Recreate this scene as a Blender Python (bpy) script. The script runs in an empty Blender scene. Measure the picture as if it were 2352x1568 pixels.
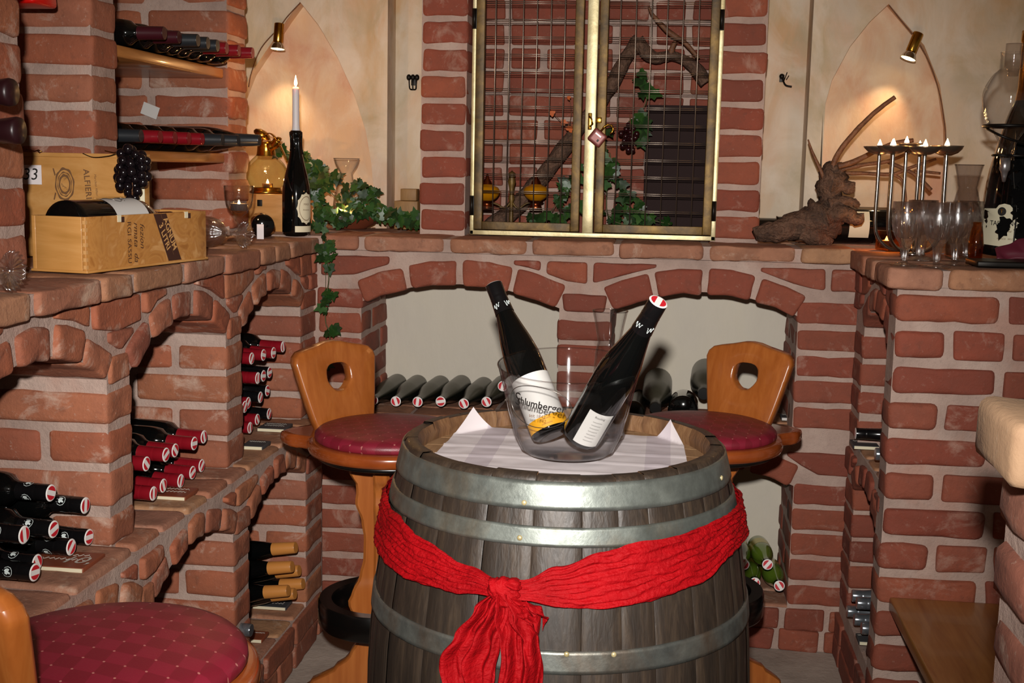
import bpy, bmesh, math, random
from mathutils import Vector, Matrix, noise
random.seed(7)
SC = bpy.context.scene
COL = SC.collection
PI = math.pi
# ---------------------------------------------------------------- camera
EYE = Vector((0, 0, 1.42))
F_PX, CX, CY = 2800.0, 1176.0, 784.0
_r, _p, _y = math.radians(1.15), math.radians(8.1485), math.radians(7.0937)
FWD = Vector((-math.sin(_y)*math.cos(_p), math.cos(_y)*math.cos(_p), -math.sin(_p)))
_R0 = Vector((math.cos(_y), math.sin(_y), 0))
_U0 = _R0.cross(FWD)
RGT = _R0*math.cos(_r) + _U0*math.sin(_r)
UPV = RGT.cross(FWD)
cam_d = bpy.data.cameras.new('camera'); cam = bpy.data.objects.new('camera', cam_d); COL.objects.link(cam)
cam.matrix_world = Matrix(((RGT.x, UPV.x, -FWD.x, EYE.x), (RGT.y, UPV.y, -FWD.y, EYE.y), (RGT.z, UPV.z, -FWD.z, EYE.z), (0, 0, 0, 1)))
cam_d.sensor_width = 36.0; cam_d.lens = 36.0*F_PX/2352.0; cam_d.clip_start = 0.05
SC.camera = cam

def at(px, py, ax, val):
    """the point of the plane ax = val that the photograph shows at px, py"""
    d = RGT*((px-CX)/F_PX) - UPV*((py-CY)/F_PX) + FWD
    i = 'XYZ'.index(ax)
    return EYE + d*((val-EYE[i])/d[i])

# ---------------------------------------------------------------- object helpers
def tag(o, label=None, cat=None, group=None, kind=None):
    if label: o['label'] = label
    if cat: o['category'] = cat
    if group: o['group'] = group
    if kind: o['kind'] = kind
    return o

def empty(name, loc, label=None, cat=None, group=None, rz=0.0):
    o = bpy.data.objects.new(name, None); COL.objects.link(o)
    o.empty_display_size = 0.05
    o.location = loc; o.rotation_euler = (0, 0, rz)
    return tag(o, label, cat, group)

class MB:
    """collects vertices and faces of ONE mesh"""
    def __init__(s): s.v = []; s.f = []; s.m = []; s.sm = []
    def add(s, vs, fs, mi=0, smooth=True, M=None):
        b = len(s.v)
        if M is not None: vs = [M @ Vector(p) for p in vs]
        s.v.extend([tuple(p) for p in vs])
        for f in fs:
            s.f.append(tuple(i+b for i in f)); s.m.append(mi); s.sm.append(smooth)
    def quad(s, a, b, c, d, mi=0): s.add([a, b, c, d], [(0, 1, 2, 3)], mi, False)
    def box(s, x0, x1, y0, y1, z0, z1, mi=0, bev=0.0, M=None):
        if bev <= 0:
            vs = [(x, y, z) for z in (z0, z1) for y in (y0, y1) for x in (x0, x1)]
            s.add(vs, [(0, 2, 3, 1), (4, 5, 7, 6), (0, 1, 5, 4), (2, 6, 7, 3), (0, 4, 6, 2), (1, 3, 7, 5)], mi, False, M)
        else:
            fr = lambda u, v, d: Vector((u, v, d))
            s.prism(fr, [(x0, y0), (x1, y0), (x1, y1), (x0, y1)], z0, z1, bev, mi, M=M, k=2)
    def lathe(s, prof, n=32, mi=0, M=None, sx=1.0, sy=1.0, smooth=True):
        vs = []; fs = []
        idx = []
        for r, z in prof:
            if r < 1e-6:
                idx.append([len(vs)]); vs.append((0, 0, z))
            else:
                idx.append(list(range(len(vs), len(vs)+n)))
                vs.extend((r*math.cos(2*PI*i/n)*sx, r*math.sin(2*PI*i/n)*sy, z) for i in range(n))
        for a, b in zip(idx, idx[1:]):
            for i in range(n):
                j = (i+1) % n
                if len(a) == 1 and len(b) == 1: continue
                if len(a) == 1: fs.append((a[0], b[j], b[i]))
                elif len(b) == 1: fs.append((a[i], a[j], b[0]))
                else: fs.append((a[i], a[j], b[j], b[i]))
        s.add(vs, fs, mi, smooth, M)
    def tube(s, pts, rad, n=8, mi=0, cap=True, M=None):
        pts = [Vector(p) for p in pts]
        if not hasattr(rad, '__len__'): rad = [rad]*len(pts)
        vs = []; fs = []
        t0 = (pts[1]-pts[0]).normalized()
        nrm = t0.orthogonal().normalized()
        for i, p in enumerate(pts):
            a = pts[max(i-1, 0)]; b = pts[min(i+1, len(pts)-1)]
            t = (b-a).normalized()
            nrm = (nrm - t*nrm.dot(t))
            nrm = nrm.normalized() if nrm.length > 1e-6 else t.orthogonal().normalized()
            bn = t.cross(nrm)
            for k in range(n):
                an = 2*PI*k/n
                vs.append(p + (nrm*math.cos(an) + bn*math.sin(an))*rad[i])
        for i in range(len(pts)-1):
            for k in range(n):
                j = (k+1) % n
                fs.append((i*n+k, i*n+j, (i+1)*n+j, (i+1)*n+k))
        if cap:
            fs.append(tuple(reversed(range(n)))); fs.append(tuple(range((len(pts)-1)*n, len(pts)*n)))
        s.add(vs, fs, mi, True, M)
    def prism(s, fr, poly, d0, d1, bev=0.006, mi=0, amp=0.0, seg=0.05, k=3, M=None, crown=0.0, both=True, tilt=0.0):
        """a polygon (u, v) drawn out along d from d0 to d1 with rounded rims; amp makes it lumpy like a hand made brick"""
        P = [Vector((a, b)) for a, b in poly]
        area = sum(P[i].x*P[(i+1) % len(P)].y - P[(i+1) % len(P)].x*P[i].y for i in range(len(P)))
        if area < 0: P.reverse()
        out = []
        n = len(P)
        for i in range(n):
            a, b, c = P[i-1], P[i], P[(i+1) % n]
            l0, l1 = (a-b).length, (c-b).length
            r = min(bev*1.3, 0.4*l0, 0.4*l1)
            q0 = b + (a-b)*(r/max(l0, 1e-9)); q1 = b + (c-b)*(r/max(l1, 1e-9))
            for t in range(k+1):
                w = t/k
                out.append(q0*(1-w)**2 + b*2*w*(1-w) + q1*w*w)
            rest = l1 - r - min(bev*1.3, 0.4*l1)
            m = int(rest/seg)
            for t in range(1, m+1):
                q2 = c + (b-c)*(min(bev*1.3, 0.4*l1)/max(l1, 1e-9))
                out.append(q1.lerp(q2, t/(m+1)))
        cen = sum(out, Vector((0, 0)))/len(out)
        N = len(out)
        def inset(q, e):
            dv = cen - q; L = dv.length
            return q + dv*(min(e, 0.9*L)/max(L, 1e-9))
        rings = []
        D = d1-d0
        be = min(bev, abs(D)*0.45)
        if both: rings += [(bev, d0), (bev*0.3, d0+be*0.3), (0, d0+be)]
        else: rings += [(0, d0)]
        mids = int((D-2*be)/0.06)
        for t in range(1, mids+1): rings.append((0, d0+be + (D-2*be)*t/(mids+1)))
        rings += [(0, d1-be), (bev*0.3, d1-be*0.3), (bev, d1), (bev*2.6, d1+crown*0.6)]
        vs = []
        off = Vector((random.uniform(0, 90), random.uniform(0, 90), random.uniform(0, 90)))
        tu, tv = random.uniform(-tilt, tilt), random.uniform(-tilt, tilt)
        def put(q, d):
            dd = d
            if tilt and d > (d0+d1)/2: dd += (q.x-cen.x)*tu + (q.y-cen.y)*tv
            p = Vector((q.x, q.y, dd))
            if amp:
                w = noise.noise_vector(p*22+off)*amp + noise.noise_vector(p*60+off)*amp*0.35
                p = p + w
            return fr(p.x, p.y, p.z)
        for e, d in rings:
            for q in out: vs.append(put(inset(q, e), d))
        fs = []
        for a in range(len(rings)-1):
            for i in range(N):
                j = (i+1) % N
                fs.append((a*N+i, a*N+j, (a+1)*N+j, (a+1)*N+i))
        vs.append(put(cen, d1+crown)); c1 = len(vs)-1
        L = (len(rings)-1)*N
        for i in range(N): fs.append((L+i, L+(i+1) % N, c1))
        fs.append(tuple(reversed(range(N))))
        s.add(vs, fs, mi, True, M)
    def sphere(s, c, r, n=12, mi=0, M=None, sz=1.0):
        m = max(4, n//2)
        T = Matrix.Translation(Vector(c))
        if M is not None: T = M @ T
        s.lathe([(r*math.sin(PI*i/m), -r*sz*math.cos(PI*i/m)) for i in range(m+1)], n, mi, T)
    def build(s, name, mats, parent=None, label=None, cat=None, group=None, kind=None, M=None, recalc=True, origin=None, edge=None):
        me = bpy.data.meshes.new(name)
        me.from_pydata(s.v, [], s.f)
        if not isinstance(mats, (list, tuple)): mats = [mats]
        for m in mats: me.materials.append(m)
        me.polygons.foreach_set('material_index', s.m)
        me.polygons.foreach_set('use_smooth', s.sm)
        if origin is not None:
            me.transform(Matrix.Translation(-Vector(origin)))
        if recalc:
            bm = bmesh.new(); bm.from_mesh(me)
            bmesh.ops.recalc_face_normals(bm, faces=bm.faces[:])
            bm.to_mesh(me); bm.free()
        if edge is not None: me.set_sharp_from_angle(angle=math.radians(edge))
        me.update()
        o = bpy.data.objects.new(name, me); COL.objects.link(o)
        if parent is not None: o.parent = parent
        if M is not None: o.matrix_local = M
        if origin is not None: o.location = origin
        return tag(o, label, cat, group, kind)

def dup(root, M, label=None, group=None):
    """a copy of a thing with copies of its parts and sub-parts"""
    r = root.copy(); COL.objects.link(r); r.matrix_world = M
    if label: r['label'] = label
    if group: r['group'] = group
    for ch in list(root.children):
        c = ch.copy(); COL.objects.link(c); c.parent = r
        for g in list(ch.children):
            d = g.copy(); COL.objects.link(d); d.parent = c
    return r

def axes(loc, z, x=None, roll=0.0, scale=1.0):
    """matrix whose local Z runs along z"""
    z = Vector(z).normalized()
    x = Vector(x) if x is not None else (Vector((0, 0, 1)) if abs(z.z) < 0.9 else Vector((1, 0, 0)))
    x = (x - z*x.dot(z)).normalized()
    y = z.cross(x)
    M = Matrix(((x.x, y.x, z.x, 0), (x.y, y.y, z.y, 0), (x.z, y.z, z.z, 0), (0, 0, 0, 1)))
    return Matrix.Translation(Vector(loc)) @ M @ Matrix.Rotation(roll, 4, 'Z') @ Matrix.Scale(scale, 4)

def spl(prof, n=5):
    """a lathe profile rounded through its points"""
    P = [Vector((r, z)) for r, z in prof]; out = []
    for i in range(len(P)-1):
        a, b, c, d = P[max(i-1, 0)], P[i], P[i+1], P[min(i+2, len(P)-1)]
        for k in range(n):
            t = k/n
            q = .5*((2*b)+(c-a)*t+(2*a-5*b+4*c-d)*t*t+(3*b-a-3*c+d)*t**3)
            out.append((max(q.x, 0.0), q.y))
    return out+[(P[-1].x, P[-1].y)]

_txt = {}
def text_geo(body, size, shear=0.0, bold=0.0, spacing=1.0):
    """flat outline of a word: vertices (x, y) centred on 0, faces"""
    key = (body, size, shear, bold, spacing)
    if key in _txt: return _txt[key]
    cu = bpy.data.curves.new('txt', 'FONT'); cu.body = body; cu.size = size; cu.shear = shear
    cu.offset = bold; cu.align_x = 'CENTER'; cu.align_y = 'CENTER'; cu.space_character = spacing
    cu.resolution_u = 3
    ob = bpy.data.objects.new('txt', cu); COL.objects.link(ob)
    bpy.context.view_layer.update()
    dg = bpy.context.evaluated_depsgraph_get()
    me = ob.evaluated_get(dg).to_mesh()
    vs = [(v.co.x, v.co.y) for v in me.vertices]; fs = [tuple(p.vertices) for p in me.polygons]
    ob.evaluated_get(dg).to_mesh_clear()
    bpy.data.objects.remove(ob); bpy.data.curves.remove(cu)
    _txt[key] = (vs, fs)
    return vs, fs

def add_text(mb, body, size, fn, mi=0, **kw):
    vs, fs = text_geo(body, size, **kw)
    mb.add([fn(x, y) for x, y in vs], fs, mi, False)

# ---------------------------------------------------------------- materials
class NT:
    def __init__(s, name):
        s.mat = bpy.data.materials.new(name); s.mat.use_nodes = True
        s.t = s.mat.node_tree; s.t.nodes.clear()
        s.out = s.n('ShaderNodeOutputMaterial')
    def n(s, kind, **kw):
        nd = s.t.nodes.new(kind)
        for k_, v in kw.items():
            if k_.startswith('i_'): nd.inputs[k_[2:].replace('_', ' ')].default_value = v
            else: setattr(nd, k_, v)
        return nd
    def l(s, a, b): s.t.links.new(a, b)
    def noise(s, vec, scale, detail=4, rough=0.55, dist=0.0):
        nd = s.n('ShaderNodeTexNoise'); nd.inputs['Scale'].default_value = scale; nd.inputs['Detail'].default_value = detail
        nd.inputs['Roughness'].default_value = rough; nd.inputs['Distortion'].default_value = dist
        if vec is not None: s.l(vec, nd.inputs['Vector'])
        return nd.outputs['Fac']
    def ramp(s, fac, stops, interp='LINEAR'):
        nd = s.n('ShaderNodeValToRGB'); nd.color_ramp.interpolation = interp
        el = nd.color_ramp.elements
        while len(el) < len(stops): el.new(0.5)
        for e, (p, c) in zip(el, stops):
            e.position = p; e.color = c if len(c) == 4 else (*c, 1)
        s.l(fac, nd.inputs['Fac']); return nd.outputs['Color']
    def mix(s, fac, a, b, mode='MIX'):
        nd = s.n('ShaderNodeMix', data_type='RGBA', blend_type=mode)
        for key, val in ((0, fac), (6, a), (7, b)):
            if isinstance(val, (int, float)): nd.inputs[key].default_value = val
            elif isinstance(val, tuple): nd.inputs[key].default_value = val if len(val) == 4 else (*val, 1)
            else: s.l(val, nd.inputs[key])
        return nd.outputs[2]
    def math(s, op, a, b=0.0):
        nd = s.n('ShaderNodeMath', operation=op)
        for key, val in ((0, a), (1, b)):
            if isinstance(val, (int, float)): nd.inputs[key].default_value = val
            else: s.l(val, nd.inputs[key])
        return nd.outputs[0]
    def vec(s, which='Object', scale=(1, 1, 1), rot=(0, 0, 0)):
        tc = s.n('ShaderNodeTexCoord'); mp = s.n('ShaderNodeMapping')
        mp.inputs['Scale'].default_value = scale; mp.inputs['Rotation'].default_value = rot
        s.l(tc.outputs[which], mp.inputs['Vector']); return mp.outputs['Vector']
    def island(s): return s.n('ShaderNodeNewGeometry').outputs['Random Per Island']
    def bsdf(s, color, rough=0.5, metal=0.0, bump=None, strength=0.3, dist=0.01, **kw):
        b = s.n('ShaderNodeBsdfPrincipled')
        for key, val in (('Base Color', color), ('Roughness', rough), ('Metallic', metal)):
            if isinstance(val, (int, float)): b.inputs[key].default_value = val
            elif isinstance(val, tuple): b.inputs[key].default_value = (*val, 1)
            else: s.l(val, b.inputs[key])
        for k_, v in kw.items(): b.inputs[k_.replace('_', ' ')].default_value = v
        if bump is not None:
            bn = s.n('ShaderNodeBump'); bn.inputs['Strength'].default_value = strength; bn.inputs['Distance'].default_value = dist
            s.l(bump, bn.inputs['Height']); s.l(bn.outputs['Normal'], b.inputs['Normal'])
        s.l(b.outputs[0], s.out.inputs['Surface'])
        return s.mat

def srgb(h):
    h = h.lstrip('#'); c = [int(h[i:i+2], 16)/255 for i in (0, 2, 4)]
    return tuple((x/12.92 if x <= 0.04045 else ((x+0.055)/1.055)**2.4) for x in c)

def flat(name, hexc, rough=0.5, metal=0.0, **kw):
    return NT(name).bsdf(srgb(hexc), rough, metal, **kw)

def brick_mat(name, cols, white='#c8b3a2', wamt=0.5, dark='#4a2a20', bump=0.4):
    m = NT(name); v = m.vec()
    n = len(cols)
    base = m.ramp(m.island(), [(i/(n-1), srgb(c)) for i, c in enumerate(cols)])
    isl = m.island()
    off = m.n('ShaderNodeVectorMath', operation='ADD')
    m.l(v, off.inputs[0]); cmb = m.n('ShaderNodeCombineXYZ')
    m.l(m.math('MULTIPLY', isl, 37.0), cmb.inputs[0]); m.l(m.math('MULTIPLY', isl, 91.0), cmb.inputs[2]); m.l(cmb.outputs[0], off.inputs[1])
    v = off.outputs[0]
    n1 = m.noise(v, 14, 6, 0.65)
    c = m.mix(m.ramp(n1, [(0.35, (0, 0, 0)), (0.75, (1, 1, 1))]), base, m.mix(0.55, base, srgb(dark)))
    n2 = m.noise(v, 9, 8, 0.7, 0.6)
    c = m.mix(m.math('MULTIPLY', m.ramp(n2, [(0.56, (0, 0, 0)), (0.68, (1, 1, 1))]), wamt), c, srgb(white))
    n3 = m.noise(v, 90, 4, 0.7)
    c = m.mix(m.math('MULTIPLY', m.ramp(n3, [(0.62, (0, 0, 0)), (0.75, (1, 1, 1))]), wamt*0.8), c, srgb(white))
    c = m.mix(m.math('MULTIPLY', m.ramp(m.noise(v, 50, 3, 0.6), [(0.3, (1, 1, 1)), (0.42, (0, 0, 0))]), 0.35), c, srgb(dark))
    hb = m.math('ADD', m.noise(v, 45, 6, 0.7), m.math('MULTIPLY', n3, 0.5))
    return m.bsdf(c, 0.82, 0, hb, bump, 0.005)

MAT = {}
MAT['brick'] = brick_mat('brick', ['#904d36', '#a15d3e', '#974f35', '#aa6b48', '#844634', '#a36344', '#9a5c46'], wamt=0.5, dark='#6a4030')
MAT['brick_red'] = brick_mat('red_brick', ['#7c3928', '#8b422e', '#733627', '#944d34', '#803c2a', '#8d4a35'], wamt=0.38, white='#b99d8c', dark='#66382a')
MAT['brick_pale'] = brick_mat('pale_coping_brick', ['#a2705a', '#a97556', '#9a6048', '#b0845e', '#9d6850', '#a87e66'], wamt=0.42, dark='#5c3a2c', white='#cdb9a4')
MAT['brick_cap'] = brick_mat('sandy_cap_brick', ['#a68668', '#9d7d5f', '#b09172'], wamt=0.3, dark='#8a6a50', white='#cdbba4', bump=.22)
MAT['brick_near'] = brick_mat('chalky_brick', ['#9a604c', '#a46e58', '#925846', '#a67462'], wamt=0.6, white='#c4ad9c', bump=.25)
def mortar():
    m = NT('mortar'); v = m.vec()
    c = m.ramp(m.noise(v, 7, 5, 0.6), [(0.3, srgb('#9c857a')), (0.5, srgb('#b0978b')), (0.72, srgb('#c0a89b'))])
    c = m.mix(m.math('MULTIPLY', m.ramp(m.noise(v, 5, 4, 0.6, 0.4), [(0.52, (0, 0, 0)), (0.7, (1, 1, 1))]), 0.45), c, srgb('#b07a66'))
    c = m.mix(m.math('MULTIPLY', m.ramp(m.noise(v, 140, 3, 0.7), [(0.55, (0, 0, 0)), (0.75, (1, 1, 1))]), 0.3), c, srgb('#7d6c64'))
    return m.bsdf(c, 0.9, 0, m.math('ADD', m.noise(v, 60, 6, 0.75), m.noise(v, 12, 3)), 0.6, 0.01)
MAT['mortar'] = mortar()
def plaster(name, base, tints, tamt=0.6, bumpy=0.25):
    m = NT(name); v = m.vec(scale=(1.3, 1.3, 0.7))
    c = m.ramp(m.noise(v, 3.0, 5, 0.6, 0.5), [(0.3, srgb(base[0])), (0.55, srgb(base[1])), (0.75, srgb(base[2]))])
    for i, (t, sc, lo) in enumerate(tints):
        vv = m.vec(scale=(1.5, 1.5, 0.55 + 0.15*i)); 
        f = m.ramp(m.noise(vv, sc, 5, 0.6, 0.8), [(lo, (0, 0, 0)), (lo+0.2, (1, 1, 1))])
        c = m.mix(m.math('MULTIPLY', f, tamt), c, srgb(t))
    st = m.noise(m.vec(scale=(9, 9, 2.4)), 2.2, 5, 0.7, 0.6)
    c = m.mix(m.math('MULTIPLY', m.ramp(st, [(0.45, (0, 0, 0)), (0.8, (1, 1, 1))]), 0.15), c, srgb('#d8cfc4'))
    return m.bsdf(c, 0.85, 0, m.math('ADD', m.noise(v, 22, 5, 0.6), m.math('MULTIPLY', st, 0.2)), bumpy, 0.01)
MAT['plaster'] = plaster('plaster', ('#d2bc9c', '#ccbaa2', '#c2b4a4'), [('#c0955c', 3.0, 0.47), ('#d0a484', 2.2, 0.47), ('#b0a080', 5.0, 0.48), ('#dccebc', 3.6, 0.46)], 0.75)
MAT['plaster_niche'] = plaster('niche_plaster', ('#d4ac88', '#d2b090', '#ceb89c'), [('#cc9a70', 2.4, 0.5), ('#dab48a', 3.4, 0.48), ('#c48a70', 2.6, 0.5), ('#e0ccb0', 4.4, 0.47)], 0.72)
MAT['plaster_white'] = plaster('white_plaster', ('#c9c0ae', '#c4bcae', '#bdb5a8'), [('#bfae84', 1.8, 0.62)], 0.35, 0.2)
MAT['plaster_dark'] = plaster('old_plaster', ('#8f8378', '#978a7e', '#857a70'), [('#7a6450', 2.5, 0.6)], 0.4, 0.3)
def concrete():
    m = NT('concrete'); v = m.vec()
    c = m.ramp(m.noise(v, 3.5, 7, 0.65, 0.3), [(0.3, srgb('#8d7f74')), (0.5, srgb('#a89a8e')), (0.72, srgb('#bcaea1'))])
    return m.bsdf(c, 0.85, 0, m.noise(v, 40, 6, 0.7), 0.35, 0.01)
MAT['concrete'] = concrete()

def wood(name, cols, scale=(3, 3, 40), rough=0.3, coat=0.0, ring=6.0, bump=0.05, isl=False):
    m = NT(name); v = m.vec(scale=scale)
    if isl:
        i_ = m.island(); off = m.n('ShaderNodeVectorMath', operation='ADD'); cmb = m.n('ShaderNodeCombineXYZ')
        m.l(m.math('MULTIPLY', i_, 53.0), cmb.inputs[0]); m.l(m.math('MULTIPLY', i_, 17.0), cmb.inputs[1]); m.l(cmb.outputs[0], off.inputs[1]); m.l(v, off.inputs[0]); v = off.outputs[0]
    n1 = m.noise(v, 1.0, 5, 0.6, 1.2); 
    n2 = m.noise(v, ring, 3, 0.5, 0.5)
    f = m.math('ADD', m.math('MULTIPLY', n1, 0.7), m.math('MULTIPLY', n2, 0.3))
    c = m.ramp(f, [(0.3, srgb(cols[0])), (0.5, srgb(cols[1])), (0.7, srgb(cols[2]))])
    if isl:
        c = m.mix(m.math('MULTIPLY', m.island(), 0.5), c, m.mix(0.5, c, (0.02, 0.015, 0.012)))
    return m.bsdf(c, rough, 0, n2, bump, 0.01, Coat_Weight=coat, Coat_Roughness=0.08)
MAT['stool_wood'] = wood('varnished_beech', ('#8c4a1c', '#9a5624', '#a8642e'), (26, 26, 2.2), 0.28, 0.6, 3.0, 0.02)
MAT['stool_dark'] = wood('stained_beech', ('#763413', '#843d18', '#90471e'), (9, 9, 9), 0.22, 0.8, 3.0, 0.02)
MAT['shelf_wood'] = wood('shelf_pine', ('#96602f', '#a66c36', '#b37a42'), (30, 3, 30), 0.4, 0.2, 3.0)
MAT['pine'] = wood('pine_box', ('#a2702f', '#b98446', '#c7965a'), (6, 2.2, 22), 0.5, 0.1, 2.0)
MAT['burl'] = NT('figured_veneer'); 
def burl():
    m = MAT['burl']; v = m.vec()
    n = m.noise(v, 14, 3, 0.5, 2.6)
    c = m.ramp(n, [(0.3, srgb('#9c652e')), (0.45, srgb('#b57f42')), (0.55, srgb('#ac753a')), (0.7, srgb('#c4935a'))])
    return m.bsdf(c, 0.45, 0, n, 0.03, 0.01, Coat_Weight=0.2)
MAT['burl'] = burl()
MAT['bench_wood'] = wood('bench_pine', ('#7c4a20', '#92602f', '#a3703c'), (22, 1.8, 22), 0.35, 0.2, 3.0)
MAT['barrel_wood'] = wood('weathered_oak_staves', ('#1f1914', '#2f251d', '#46382b'), (30, 30, 3.0), 0.5, 0.1, 5.0, 0.12, True)
MAT['barrel_head'] = wood('oak_barrel_head', ('#7c5c3e', '#957250', '#a88660'), (30, 3, 3), 0.55, 0.05, 4.0, 0.1, True)
MAT['chime'] = wood('worn_stave_ends', ('#4a3220', '#6e4c30', '#8d6a48'), (14, 14, 5), 0.6, 0, 5.0, 0.25, True)
MAT['bark'] = wood('vine_bark', ('#34231a', '#553b2b', '#765846'), (24, 24, 24), 0.8, 0, 5.0, 0.9)
MAT['twig'] = wood('vine_twig', ('#4a2c1a', '#6a4228', '#83583a'), (30, 30, 30), 0.65, 0, 5.0, 0.3)
def galv(name, a, b, rust, ramt=0.5):
    m = NT(name); v = m.vec()
    c = m.ramp(m.noise(v, 16, 6, 0.65), [(0.3, srgb(a)), (0.7, srgb(b))])
    f = m.ramp(m.noise(m.vec(scale=(5, 5, 2.2)), 1.4, 6, 0.65, 0.5), [(0.48, (0, 0, 0)), (0.68, (1, 1, 1))])
    c = m.mix(m.math('MULTIPLY', f, ramt), c, srgb(rust))
    r = m.ramp(m.noise(v, 30, 5, 0.6), [(0.3, (0.34, 0.34, 0.34)), (0.7, (0.6, 0.6, 0.6))])
    return m.bsdf(c, r, 0.75, m.noise(v, 60, 4, 0.6), 0.12, 0.005)
MAT['galv'] = galv('galvanized_hoop', '#666b67', '#868b84', '#7a5c34', 0.5)
MAT['galv_dark'] = galv('tarnished_hoop', '#5f615e', '#83867f', '#6a4c32', 0.6)
def brass(name, a, b, c_, rough=0.35, metal=0.9):
    m = NT(name); v = m.vec()
    c = m.ramp(m.noise(v, 13, 5, 0.65, 0.4), [(0.32, srgb(a)), (0.52, srgb(b)), (0.72, srgb(c_))])
    return m.bsdf(c, rough, metal, m.noise(v, 40, 4), 0.06, 0.01)
MAT['brass_dull'] = brass('tarnished_brass', '#33250e', '#5c441a', '#86682c', 0.5, 0.35)
MAT['brass_pale'] = brass('polished_brass', '#a8976a', '#c2b387', '#cdc29c', 0.4, 0.35)
MAT['brass'] = brass('brass', '#8f6420', '#b58632', '#cfa048', 0.22, 1.0)
MAT['copper'] = brass('copper', '#7a3a20', '#9a5030', '#b06a40', 0.3, 1.0)
MAT['wire'] = flat('steel_wire', '#8f8276', 0.35, 0.9)
MAT['iron'] = flat('black_iron', '#17130f', 0.45, 0.6)
MAT['chrome'] = flat('polished_steel', '#c2bdb6', 0.12, 1.0)
MAT['pewter'] = flat('old_silver', '#77706a', 0.3, 0.9)
MAT['dish'] = flat('brushed_steel', '#8f7c6a', 0.28, 0.85)
MAT['black'] = flat('black_plastic', '#0c0a09', 0.3)
MAT['ring'] = flat('black_foot_ring', '#0b0908', 0.22)
MAT['bottle'] = flat('dark_bottle_glass', '#070808', 0.06, Coat_Weight=0.4)
MAT['bottle_green'] = flat('dusty_green_glass', '#1c211a', 0.16)
def dusty():
    m = NT('dusty_bottle_glass'); g = m.n('ShaderNodeNewGeometry'); sp = m.n('ShaderNodeSeparateXYZ'); m.l(g.outputs['Normal'], sp.inputs[0])
    f = m.ramp(sp.outputs['Z'], [(0.15, (0, 0, 0)), (0.6, (1, 1, 1))])   # dust lies on what faces up
    c = m.mix(m.math('MULTIPLY', f, 0.75), srgb('#12140f'), srgb('#4a4739'))
    return m.bsdf(c, 0.3)
MAT['bottle_dusty'] = dusty()
MAT['bottle_light'] = flat('light_green_glass', '#6d8a2c', 0.08)
MAT['foil_gold'] = flat('gold_foil', '#b5a832', 0.25, 0.5)
MAT['cap_black'] = flat('black_capsule', '#0e0d0e', 0.2)
MAT['cap_red'] = flat('red_capsule', '#7c111c', 0.24)
MAT['cap_wine'] = flat('wine_capsule', '#3a121a', 0.28)
MAT['wax_dark'] = flat('dark_sealing_wax', '#22090d', 0.4)
MAT['cap_grey'] = flat('slate_capsule', '#22262a', 0.35)
MAT['cap_tan'] = flat('tan_capsule', '#c07f3e', 0.35)
MAT['cap_silver'] = flat('silver_capsule', '#8f959c', 0.2, 0.8)
MAT['seal_red'] = flat('seal_red', '#c0202c', 0.4)
MAT['seal_white'] = flat('seal_white', '#e6e0dc', 0.45)
MAT['white_print'] = flat('white_print', '#d6e0de', 0.45)
MAT['paper'] = flat('white_paper', '#e2d8d8', 0.7)
MAT['label'] = flat('label_paper', '#d6cdb0', 0.6)
MAT['label_white'] = flat('white_label', '#c9c6c2', 0.55)
MAT['label_yellow'] = flat('yellow_label', '#d99a1c', 0.5)
MAT['ink'] = flat('ink', '#1a1512', 0.6)
MAT['print_brown'] = flat('brown_print', '#3c2018', 0.6)
MAT['print_brand'] = flat('burnt_print', '#6a4726', 0.7)
MAT['print_cream'] = flat('cream_print', '#c4935a', 0.6)
MAT['slate'] = flat('slate', '#3d3f42', 0.6)
MAT['chalk'] = flat('chalk', '#b9b2a8', 0.9)
MAT['wax'] = flat('candle_wax', '#d6cfd0', 0.45, Subsurface_Weight=0.3)
MAT['alu'] = flat('tealight_cup', '#b8b4b4', 0.3, 0.9)
MAT['terracotta'] = flat('terracotta', '#7d3f28', 0.5)
MAT['red_plastic'] = flat('red_lacquer', '#d4120c', 0.3)
MAT['dark_board'] = flat('dark_stained_board', '#2e2221', 0.8, Specular_IOR_Level=0.1)
MAT['crate'] = wood('old_crate_wood', ('#7a5a34', '#8d6a3e', '#9c7a4c'), (20, 20, 4), 0.6)
MAT['lock_red'] = flat('worn_red_enamel', '#74362f', 0.4, 0.2)
MAT['purple'] = flat('wine_red_foil', '#5c1f2e', 0.35)
def emit(name, hexc, st):
    m = NT(name); e = m.n('ShaderNodeEmission'); e.inputs[0].default_value = (*srgb(hexc), 1); e.inputs[1].default_value = st
    m.l(e.outputs[0], m.out.inputs['Surface']); return m.mat
MAT['flame'] = emit('flame', '#ffd9a0', 14)
MAT['bulb'] = emit('halogen_bulb', '#ffd890', 9)
def thin_glass(name, tint=(0.985, 0.985, 0.985), rough=0.03, refl=1.0, edge=0.25, edge_tint=(0.32, 0.31, 0.33)):
    """a thin clear pane: lets light straight through, mirrors by Fresnel, darker where seen edge on"""
    m = NT(name)
    lw = m.n('ShaderNodeLayerWeight'); lw.inputs['Blend'].default_value = 0.5
    fac = lw.outputs['Facing']
    tr = m.n('ShaderNodeBsdfTransparent'); gl = m.n('ShaderNodeBsdfGlossy'); gl.inputs['Roughness'].default_value = rough
    c = m.mix(m.math('POWER', fac, 3.5), tint, edge_tint); m.l(c, tr.inputs[0])
    fr = m.math('ADD', m.math('MULTIPLY', m.math('POWER', fac, 5.0), 0.75), 0.045)
    mx = m.n('ShaderNodeMixShader'); m.l(m.math('MULTIPLY', fr, refl), mx.inputs[0]); m.l(tr.outputs[0], mx.inputs[1]); m.l(gl.outputs[0], mx.inputs[2])
    m.l(mx.outputs[0], m.out.inputs['Surface']); return m.mat
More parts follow.
